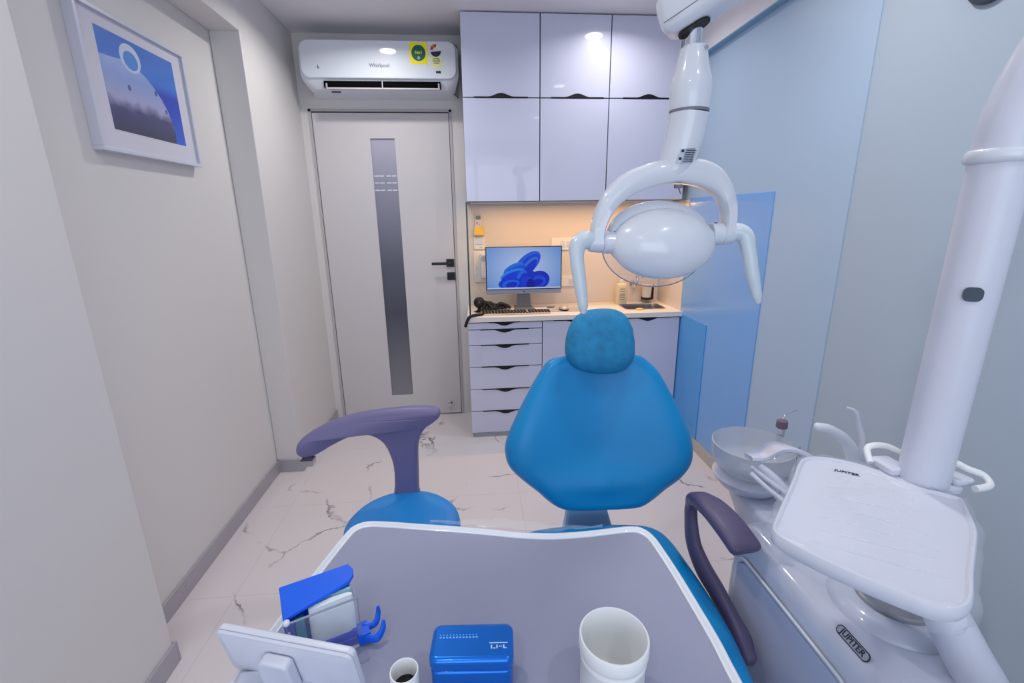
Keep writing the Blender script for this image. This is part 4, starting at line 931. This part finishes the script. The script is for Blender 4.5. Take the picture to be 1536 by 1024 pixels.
bm = BM(); layered(bm, inset(tr, 0.0155), [(0.0, 0.8662), (0.0, 0.8690)], lambda u, v, w_: Vector((u, v, w_)))
rel(new_obj('mat', bm, M['matgrey'], dt), DB)
bm = BM(); tube(bm, [(0.10, 0.50, 0.80), (0.40, 0.40, 0.78), (0.75, 0.34, 0.72), (0.93, 0.42, 0.58)], 0.03, 20, 6)
lathe(bm, [(0.06, 0.79), (0.06, 0.826)], (0.05, 0.50, 0), 30)
rel(new_obj('support_arm', bm, M['white2'], dt, smooth=50), DB)
# loose clear film over the far edge
bm = BM(); rs = []
N1 = 30
for j, (dy, dz) in enumerate(((-0.004, 0.876), (0.004, 0.879), (0.014, 0.878), (0.030, 0.872))):
    row = []
    for i in range(N1+1):
        u = -0.10+0.33*i/N1; env = math.sin(PI*i/N1)
        yv = 0.80-0.21*(u+0.13) if u < 0.12 else 0.745
        row.append(Vector((u, yv+dy*env+0.002*math.sin(i*1.1), dz+0.0012*math.sin(i*1.9+j))))
    rs.append(row)
rings(bm, rs, cap0=False, cap1=False, closed=False)
rel(new_obj('loose_film', bm, M['film'], dt, smooth=60), DB)
# white viewer screen seen from behind
VB = (-0.25, 0.48, 0.87)
t = thing('viewer_screen', 'white tilted flat viewer panel seen from behind at lower left', 'screen', VB)
P0 = Vector((-0.342, 0.499, 0.95)); U = Vector((0.959, -0.284, 0)).normalized(); Wd = 0.190
hz = Vector((0.284, 0.959, 0)); Av = math.radians(11)
Vd = (hz*math.sin(Av)-Vector((0, 0, 1))*math.cos(Av)).normalized()   # down the back
Nn = U.cross(Vd).normalized()
if Nn.dot(Vector((0, 0, 1.45))-P0) < 0: Nn = -Nn       # towards the viewer
def vf(u, v, w_): return P0+U*u+Vd*v+Nn*w_
bm = BM(); prism(bm, rrect(0.0, Wd, 0.0, 0.079, 0.008, 5), -0.014, -0.004, vf); rel(new_obj('housing', bm, M['white2'], t, bevel=0.003, segs=3), VB)
bm = BM(); rs = [[vf(u, v, w_) for u, v in rrect(i_, Wd-i_, i_, 0.079-i_*0.5, max(0.002, 0.008-i_*0.4), 5)] for i_, w_ in ((0.0, -0.004), (0.002, -0.001), (0.008, 0.0), (0.012, 0.002))]
rings(bm, rs, cap0=False); rel(new_obj('back_cover', bm, M['white2'], t, smooth=30), VB)
bm = BM(); prism(bm, [(0.072, 0.018), (0.078, 0.014), (0.108, 0.014), (0.112, 0.018), (0.112, 0.080), (0.068, 0.080), (0.067, 0.04)], 0.003, 0.018, vf); rel(new_obj('mount_block', bm, M['white2'], t, bevel=0.004, segs=3), VB)
bm = BM(); box(bm, -0.32, -0.20, 0.46, 0.50, 0.870, 0.884); rel(new_obj('foot', bm, M['white2'], t, bevel=0.004), VB)

# white jar
t = thing('white_jar', 'open white plastic jar standing on the grey mat', 'jar', (0.157, 0.443, 0.869))
bm = BM(); lathe(bm, [(0.036, 0.0), (0.0395, 0.003), (0.0395, 0.052), (0.0405, 0.054), (0.0405, 0.057), (0.0395, 0.059), (0.0395, 0.063), (0.0415, 0.065), (0.0425, 0.068), (0.0425, 0.083), (0.0415, 0.085), (0.0398, 0.085), (0.0390, 0.082), (0.0375, 0.06), (0.0365, 0.006), (0.034, 0.003), (0.001, 0.003)], n=64, cap1=False); new_obj('body', bm, M['jar'], t, smooth=45)
# blue endo box
EB = (-0.017, 0.474, 0.869)
t = thing('endo_box', 'metallic blue rounded instrument box on the grey mat', 'box', EB, math.radians(-4))
bm = BM(); prism(bm, rrect(-0.051, 0.051, -0.026, 0.026, 0.010, 6), 0.0, 0.040); new_obj('base', bm, M['boxblue'], t, bevel=0.003, segs=3)
bm = BM(); prism(bm, rrect(-0.0525, 0.0525, -0.0275, 0.0275, 0.011, 6), 0.0405, 0.060); ld = new_obj('lid', bm, M['boxblue'], t, bevel=0.006, segs=4)
bm = BM()
for k in range(12): box(bm, -0.042+k*0.0042, -0.0395+k*0.0042, 0.004, 0.0058, 0.0600, 0.0603); box(bm, -0.042+k*0.0042, -0.0405+k*0.0042, 0.008, 0.0090, 0.0600, 0.0603)
o = new_obj('perforation_print', bm, mat('pale_blue_print', (120, 190, 250), 0.4), ld); o['kind'] = 'stuff'
bm = BM()
for (u0, u1, v0, v1) in ((0.022, 0.045, -0.0045, -0.0035), (0.024, 0.0255, -0.012, -0.007), (0.0265, 0.030, -0.012, -0.011), (0.031, 0.0325, -0.012, -0.007), (0.034, 0.038, -0.0095, -0.0085), (0.0395, 0.041, -0.012, -0.007), (0.041, 0.044, -0.012, -0.011)):
    box(bm, u0, u1, v0, v1, 0.0600, 0.0603)
new_obj('maker_mark', bm, mat('silver_print', (210, 225, 245), 0.3), ld)
# small cup
t = thing('dappen_cup', 'small white cup holding dark liquid beside the blue box', 'cup', (-0.100, 0.450, 0.869))
bm = BM(); lathe(bm, [(0.014, 0.0), (0.0165, 0.003), (0.0175, 0.048), (0.0170, 0.050), (0.0158, 0.050), (0.0150, 0.046), (0.0140, 0.006), (0.001, 0.005)], n=40, cap1=False); new_obj('body', bm, M['jar'], t, smooth=45)
bm = BM(); lathe(bm, [(0.001, 0.0245), (0.0142, 0.024), (0.0144, 0.0265), (0.001, 0.0265)], n=32, cap0=False, cap1=False); new_obj('liquid', bm, M['coffee'], t, smooth=40)

# mask dispenser box
KB = (-0.215, 0.545, 0.869)
e1 = Vector((0.90, 0.40, 0)).normalized(); e2 = Vector((-0.42, 0.90, 0)).normalized()
K0 = Vector((-0.2535, 0.5005, 0.869))     # near-left bottom corner; e1 to the right/away, e2 to the far left
def kf(u, v, w_): return K0+e1*u+e2*v+Vector((0, 0, w_))
t = thing('mask_dispenser', 'clear acrylic mask box with bright blue lid on the mat', 'dispenser', KB)
LU, LV, LH = 0.088, 0.062, 0.080
def kbox(bm, u0, u1, v0, v1, w0, w1, mi=0):
    pts = [(u0, v0), (u1, v0), (u1, v1), (u0, v1)]; prism(bm, pts, w0, w1, kf, mi)
bm = BM(); kbox(bm, 0, LU, 0, LV, 0.0, 0.003); rel(new_obj('base', bm, M['white2'], t), KB)
bm = BM(); kbox(bm, 0.002, LU-0.002, 0.002, LV-0.002, 0.003, 0.016); kbox(bm, 0.01, LU-0.004, 0.004, 0.02, 0.016, 0.026); rel(new_obj('blue_insert', bm, M['deepblue'], t, bevel=0.002), KB)
bm = BM(); kbox(bm, 0, LU, 0.0, 0.0015, 0.003, LH); kbox(bm, 0, 0.0015, 0.0015, LV, 0.003, LH); kbox(bm, LU-0.0015, LU, 0.0015, LV, 0.003, LH); rel(new_obj('acrylic_wall', bm, M['clear'], t), KB)
bm = BM(); tube(bm, [kf(0, 0, LH+0.001), kf(LU, 0, LH+0.001)], 0.0016, 8, smoothp=False); tube(bm, [kf(0, 0, 0.003), kf(0, 0, LH)], 0.0010, 8, smoothp=False); tube(bm, [kf(LU, 0, 0.003), kf(LU, 0, LH)], 0.0010, 8, smoothp=False); rel(new_obj('acrylic_edge', bm, M['clearedge'], t), KB)
bm = BM(); bmesh.ops.create_uvsphere(bm, u_segments=16, v_segments=10, radius=0.0045); bmesh.ops.translate(bm, verts=bm.verts, vec=kf(0.001, 0.001, LH+0.002)); rel(new_obj('corner_bead', bm, M['white'], t, smooth=60), KB)
bm = BM()
lid = [(-0.002, 0.004), (LU-0.004, 0.030), (LU+0.004, 0.040), (LU+0.006, 0.052), (LU+0.002, 0.066), (-0.003, 0.066)]
prism(bm, lid, LH+0.001, LH+0.007, kf); kbox(bm, -0.002, LU, LV+0.001, LV+0.004, 0.010, LH+0.001); kbox(bm, -0.003, -0.0005, 0.010, LV+0.002, 0.05, LH+0.001)
rel(new_obj('lid', bm, M['lidblue'], t, bevel=0.0015), KB)
bm = BM()
def hook(pts, r): tube(bm, [kf(*q) for q in pts], r, 10, 6, flat=0.6, round_ends=True)
kbox(bm, LU-0.004, LU+0.012, -0.004, 0.020, 0.004, 0.020)
hook([(LU+0.008, 0.012, 0.016), (LU+0.022, 0.010, 0.018), (LU+0.028, 0.016, 0.026), (LU+0.029, 0.018, 0.036)], [0.006, 0.005, 0.004, 0.0025])
hook([(LU+0.006, -0.002, 0.012), (LU+0.018, -0.010, 0.012), (LU+0.028, -0.006, 0.018), (LU+0.031, -0.002, 0.028)], [0.007, 0.006, 0.0045, 0.0025])
rel(new_obj('hook_clip', bm, M['lidblue'], t, bevel=0), KB)
def pillow(name, label, cat, m, u0, u1, v0, v1, w0, w1, skew=0, seed=0):
    rnd = random.Random(seed); bm = BM(); rs = []
    n = 9
    for k in range(n):
        f_ = k/(n-1); w_ = w0+(w1-w0)*f_; puff = 0.5+0.5*math.sin(PI*f_)
        hv = (v1-v0)/2*puff; cv_ = (v0+v1)/2+skew*f_
        ring = []
        for q in range(20):
            th = 2*PI*q/20; c, s_ = math.cos(th), math.sin(th)
            uu = (u0+u1)/2+(u1-u0)/2*math.copysign(abs(c)**0.4, c)*(0.94+0.06*puff); vv = cv_+hv*math.copysign(abs(s_)**0.8, s_)+rnd.uniform(-0.0008, 0.0008)
            ring.append(kf(uu, vv, w_+rnd.uniform(-0.001, 0.001)))
        rs.append(ring)
    rings(bm, rs); o = new_obj(name, bm, m, smooth=70); tag(o, label, cat, 'face masks in the clear box'); return o
pillow('mask_pack', 'pale plastic pouch of face masks bulging from clear box', 'masks', M['maskwhite'], 0.027, 0.0855, 0.003, 0.021, 0.018, 0.0785, 0.004, 1)
pillow('face_mask', 'pale green folded face mask between pouch and blue lid', 'mask', M['maskgreen'], 0.036, 0.0855, 0.0215, 0.027, 0.018, 0.0785, 0.003, 2)
pillow('face_mask', 'teal folded face mask at the left end of clear box', 'mask', M['teal'], 0.010, 0.022, 0.006, 0.016, 0.018, 0.070, 0.006, 3)
pillow('face_mask', 'dark blue folded strip standing in left corner of clear box', 'mask', M['deepblue'], 0.003, 0.009, 0.004, 0.016, 0.018, 0.066, 0.008, 4)

# ================================================================ DENTAL LIGHT
LB = (0.455, 1.1, 1.39)
lt = thing('dental_light', 'white oval dental operating light with two side handles on arched yoke', 'dental light', LB)
LY = 1.1
# yoke
yo = [(0.283, 1.386), (0.281, 1.413), (0.291, 1.457), (0.318, 1.505), (0.362, 1.543), (0.421, 1.565), (0.457, 1.571), (0.531, 1.571), (0.578, 1.554), (0.610, 1.518), (0.625, 1.476), (0.628, 1.431), (0.622, 1.395)]
yi = [(0.307, 1.386), (0.313, 1.422), (0.333, 1.461), (0.370, 1.491), (0.411, 1.508), (0.461, 1.518), (0.518, 1.516), (0.561, 1.504), (0.587, 1.483), (0.601, 1.454), (0.603, 1.422), (0.600, 1.400)]
so = spline([(u, 0, v) for u, v in yo], 5); si = spline([(u, 0, v) for u, v in yi], 5)
n = 60
def resamp(P, n):
    L_ = [0]
    for i in range(len(P)-1): L_.append(L_[-1]+(P[i+1]-P[i]).length)
    out = []
    for k in range(n+1):
        d_ = L_[-1]*k/n; i = 0
        while i < len(P)-2 and L_[i+1] < d_: i += 1
        f_ = (d_-L_[i])/max(1e-9, L_[i+1]-L_[i]); out.append(P[i].lerp(P[i+1], f_))
    return out
so, si = resamp(so, n), resamp(si, n)
bm = BM(); rs = []
for k in range(n+1):
    o_, i_ = so[k], si[k]; d0 = 0.030-0.008*abs(k/n*2-1)
    e = 0.25
    lean = lambda v: (v.z-1.39)*0.10
    oo, ii = o_, i_
    q = oo.lerp(ii, 0.13); q2 = oo.lerp(ii, 0.87)
    ring = [Vector((a_.x, LY+b_+lean(a_), a_.z)) for a_, b_ in ((oo, -d0*0.7), (q, -d0), (q2, -d0), (ii, -d0*0.7), (ii, d0*0.7), (q2, d0), (q, d0), (oo, d0*0.7))]
    rs.append(ring)
rings(bm, rs); rel(new_obj('yoke', bm, M['white'], lt, smooth=60), LB)
RY = Matrix.Rotation(PI/2, 3, 'Y').to_4x4()
def xcyl(bm, x0, x1, z, r, y=LY, r1=None):
    r1 = r1 or r; L_ = x1-x0
    lathe(bm, [(r*0.9, 0), (r, 0.003), (r1, L_-0.003), (r1*0.9, L_)], (x0, y, z), 32, RY)
# head: back shell, housing, shield
ang = math.radians(-62)      # rotation about x: dome faces the viewer and slightly up
HM = Matrix.Rotation(math.radians(74), 3, 'X').to_4x4()
bm = BM()
prof = [(1.0, 0.0), (0.995, 0.012), (0.96, 0.022), (0.88, 0.034), (0.75, 0.047), (0.6, 0.057), (0.42, 0.065), (0.22, 0.069), (0.01, 0.070)]
lathe(bm, [(r*0.126, z) for r, z in prof], (0.452, LY-0.005, 1.380), 64, HM, sy=0.66, cap0=True); rel(new_obj('back_shell', bm, mat('lamp_shell_gloss', (222, 227, 235), 0.22, coat=0.6), lt, smooth=60), LB)
bm = BM()
prof = [(0.3, -0.045), (0.8, -0.035), (0.97, -0.018), (1.0, -0.002), (0.99, 0.010), (0.92, 0.022), (0.7, 0.03)]
lathe(bm, [(r*0.128, z) for r, z in prof], (0.448, LY+0.012, 1.396), 64, HM, sy=0.68); hs = rel(new_obj('housing', bm, M['white'], lt, smooth=60), LB)
bm = BM()
prof = [(0.98, -0.012), (1.0, -0.012), (1.0, -0.006), (0.5, -0.03), (0.01, -0.035)]
lathe(bm, [(r*0.132, z) for r, z in prof], (0.452, LY+0.035, 1.372), 64, HM, sy=0.74, cap0=False); rel(new_obj('clear_shield', bm, M['shield'], lt, smooth=60), LB)
bm = BM(); rr = []
P = []
for k in range(64):
    th = 2*PI*k/64; P.append(HM @ Vector((0.132*math.cos(th), 0.132*0.74*math.sin(th), -0.010)) + Vector((0.452, LY+0.035, 1.372)))
P.append(P[0].copy()); tube(bm, P, 0.0014, 8, smoothp=False); rel(new_obj('shield_rim', bm, mat('shield_rim_grey', (140, 146, 165), 0.3), lt, smooth=60), LB)
# side joints and handles
for s_, name in ((-1, 'left'), (1, 'right')):
    if s_ < 0:
        bm = BM(); xcyl(bm, 0.308, 0.340, 1.386, 0.026); xcyl(bm, 0.275, 0.308, 1.386, 0.021, r1=0.024); rel(new_obj('pivot', bm, M['white'], lt, smooth=40), LB)
        bm = BM(); tube(bm, [(0.3385, LY, 1.386), (0.350, LY, 1.378)], [0.02, 0.014], 20, smoothp=False); rel(new_obj('pivot_cap', bm, M['white'], lt, smooth=50), LB)
        bm = BM(); tube(bm, [(0.281, LY, 1.392), (0.262, LY-0.004, 1.392), (0.246, LY-0.010, 1.380), (0.243, LY-0.02, 1.350), (0.249, LY-0.028, 1.30), (0.256, LY-0.034, 1.25), (0.258, LY-0.036, 1.228)], [0.021, 0.0215, 0.020, 0.0165, 0.0155, 0.0125, 0.008], 24, 6, round_ends=True)
    else:
        bm = BM(); xcyl(bm, 0.572, 0.600, 1.402, 0.026); xcyl(bm, 0.600, 0.630, 1.400, 0.024, r1=0.021); rel(new_obj('pivot', bm, M['white'], lt, smooth=40), LB)
        bm = BM(); tube(bm, [(0.560, LY, 1.395), (0.573, LY, 1.402)], [0.014, 0.02], 20, smoothp=False); rel(new_obj('pivot_cap', bm, M['white'], lt, smooth=50), LB)
        bm = BM(); tube(bm, [(0.625, LY, 1.405), (0.640, LY-0.004, 1.405), (0.655, LY-0.010, 1.394), (0.662, LY-0.02, 1.36), (0.672, LY-0.028, 1.31), (0.685, LY-0.034, 1.26), (0.690, LY-0.036, 1.240)], [0.021, 0.0215, 0.020, 0.0165, 0.0155, 0.0125, 0.008], 24, 6, round_ends=True)
    rel(new_obj('handle', bm, mat('sage_white_handle', (205, 218, 226), 0.25, coat=0.2), lt, smooth=60), LB)
    bm = BM(); xx = 0.335 if s_ < 0 else 0.580; lathe(bm, [(0.004, 0.0), (0.004, 0.002)], (xx, LY-0.004, 1.411 if s_ < 0 else 1.427), 12); rel(new_obj('screw', bm, M['greydot'], lt), LB)
# neck sleeve, rod, label
bm = BM()
nk = [(0.468, LY+0.026, 1.528), (0.472, LY+0.016, 1.546), (0.486, LY+0.014, 1.585), (0.494, LY+0.012, 1.625), (0.498, LY+0.006, 1.672)]
tube(bm, nk, [0.016, 0.033, 0.040, 0.0425, 0.0435], 32, 6); rel(new_obj('neck_lower', bm, M['white'], lt, smooth=60), LB)
bm = BM(); lathe(bm, [(0.0435, 1.674), (0.0445, 1.677), (0.0445, 1.722), (0.043, 1.735), (0.036, 1.757), (0.030, 1.785), (0.028, 1.800)], (0.497, LY+0.006, 0), 36); rel(new_obj('neck_sleeve', bm, M['white'], lt, smooth=50), LB)
bm = BM(); lathe(bm, [(0.0430, 1.668), (0.0430, 1.678)], (0.497, LY+0.006, 0), 36); rel(new_obj('neck_joint', bm, M['carcass'], lt), LB)
bm = BM(); lathe(bm, [(0.0215, 1.795), (0.0215, 1.835)], (0.490, LY+0.006, 0), 32); rel(new_obj('neck_rod', bm, M['chrome'], lt, smooth=50), LB)
bm = BM(); lathe(bm, [(0.0048, 0.0), (0.0048, 0.003), (0.002, 0.003)], (0.512, LY-0.019, 1.792), 16, RX); rel(new_obj('sleeve_screw', bm, M['steel'], lt, smooth=40), LB)
# curved label patch
bm = BM(); rs = []
for (cx_, cz_, rr_) in ((0.4775, 1.560, 0.0400), (0.4815, 1.575, 0.0412), (0.4855, 1.590, 0.0422)):
    rs.append([Vector((cx_+rr_*math.sin(a_), LY+0.014-rr_*math.cos(a_), cz_+0.010*math.sin(a_)*0.3)) for a_ in [-0.35+1.1*k/10 for k in range(11)]])
rings(bm, rs, cap0=False, cap1=False, closed=False); lb = rel(new_obj('rating_label', bm, M['label'], lt, smooth=60), LB)
bm = BM()
for k in range(6):
    cz_ = 1.563+0.0045*k; rr_ = 0.0404+0.00033*k; cx_ = 0.4783+0.00125*k
    for (a0, a1) in ((-0.05, 0.28), (0.32, 0.66)):
        vs = [Vector((cx_+(rr_+0.0004)*math.sin(a_), LY+0.014-(rr_+0.0004)*math.cos(a_), z_)) for a_ in (a0, (a0+a1)/2, a1) for z_ in (cz_, cz_+0.0016)]
        V_ = [bm.verts.new(v) for v in vs]; bm.faces.new((V_[0], V_[1], V_[3], V_[2])); bm.faces.new((V_[2], V_[3], V_[5], V_[4]))
for cz_ in (1.566, 1.582):
    rr_ = 0.0407 if cz_ < 1.57 else 0.0418; cx_ = 0.479 if cz_ < 1.57 else 0.4835
    vs = [Vector((cx_+(rr_+0.0005)*math.sin(a_), LY+0.014-(rr_+0.0005)*math.cos(a_), z_)) for a_ in (-0.27, -0.12) for z_ in (cz_, cz_+0.006)]
    V_ = [bm.verts.new(v) for v in vs]; bm.faces.new((V_[0], V_[1], V_[3], V_[2]))
rel(new_obj('label_print', bm, M['ink'], lb), LB)
bm = BM(); lathe(bm, [(0.0100, -0.002), (0.0105, 0.0), (0.0105, 0.006)], (0.480, LY-0.008, 1.509), 20); tube(bm, [(0.480, LY-0.008, 1.508), (0.485, LY-0.012, 1.494)], 0.0016, 8, smoothp=False); rel(new_obj('lock_screw', bm, M['carcass'], lt, smooth=40), LB)
# spring arm
A0 = Vector((0.440, 1.125, 1.855)); A1 = Vector((0.965, 0.70, 2.13))
d_ = (A1-A0); Ld = d_.length; dn = d_.normalized(); side = dn.cross(Vector((0, 0, 1))).normalized(); upv = side.cross(dn)
bm = BM(); rs = []
for f_, k in ((-0.012, 0.45), (-0.006, 0.75), (0.01, 0.93), (0.04, 1.0), (Ld-0.03, 1.0), (Ld+0.02, 0.9), (Ld+0.04, 0.5)):
    rs.append([A0+dn*f_+side*u*k+upv*v*k for u, v in rrect(-0.042, 0.042, -0.043, 0.050, 0.022, 5)])
rings(bm, rs); arm = rel(new_obj('spring_arm', bm, M['white'], lt, smooth=40), LB)
bm = BM(); prism(bm, rrect(0.012, 0.078, -0.0215, 0.0215, 0.020, 6), 0.0, 0.004, lambda u, v, w_: A0+dn*u+side*v-upv*(0.0435+w_)); rel(new_obj('arm_slot', bm, M['blackmatte'], arm), LB)
bm = BM()
for s_ in (-1, 1):
    tube(bm, [A0+side*0.0422*s_+dn*0.0-upv*0.018, A0+side*0.0422*s_+dn*(Ld-0.05)-upv*0.018], 0.0009, 6, smoothp=False)
rel(new_obj('arm_seam', bm, M['carcass'], arm), LB)
bm = BM(); lathe(bm, [(0.05, 2.047), (0.052, 2.055), (0.052, 2.20), (0.04, 2.215)], (0.965, 0.70, 0), 36); rel(new_obj('arm_hub', bm, M['white'], lt, smooth=50), LB)
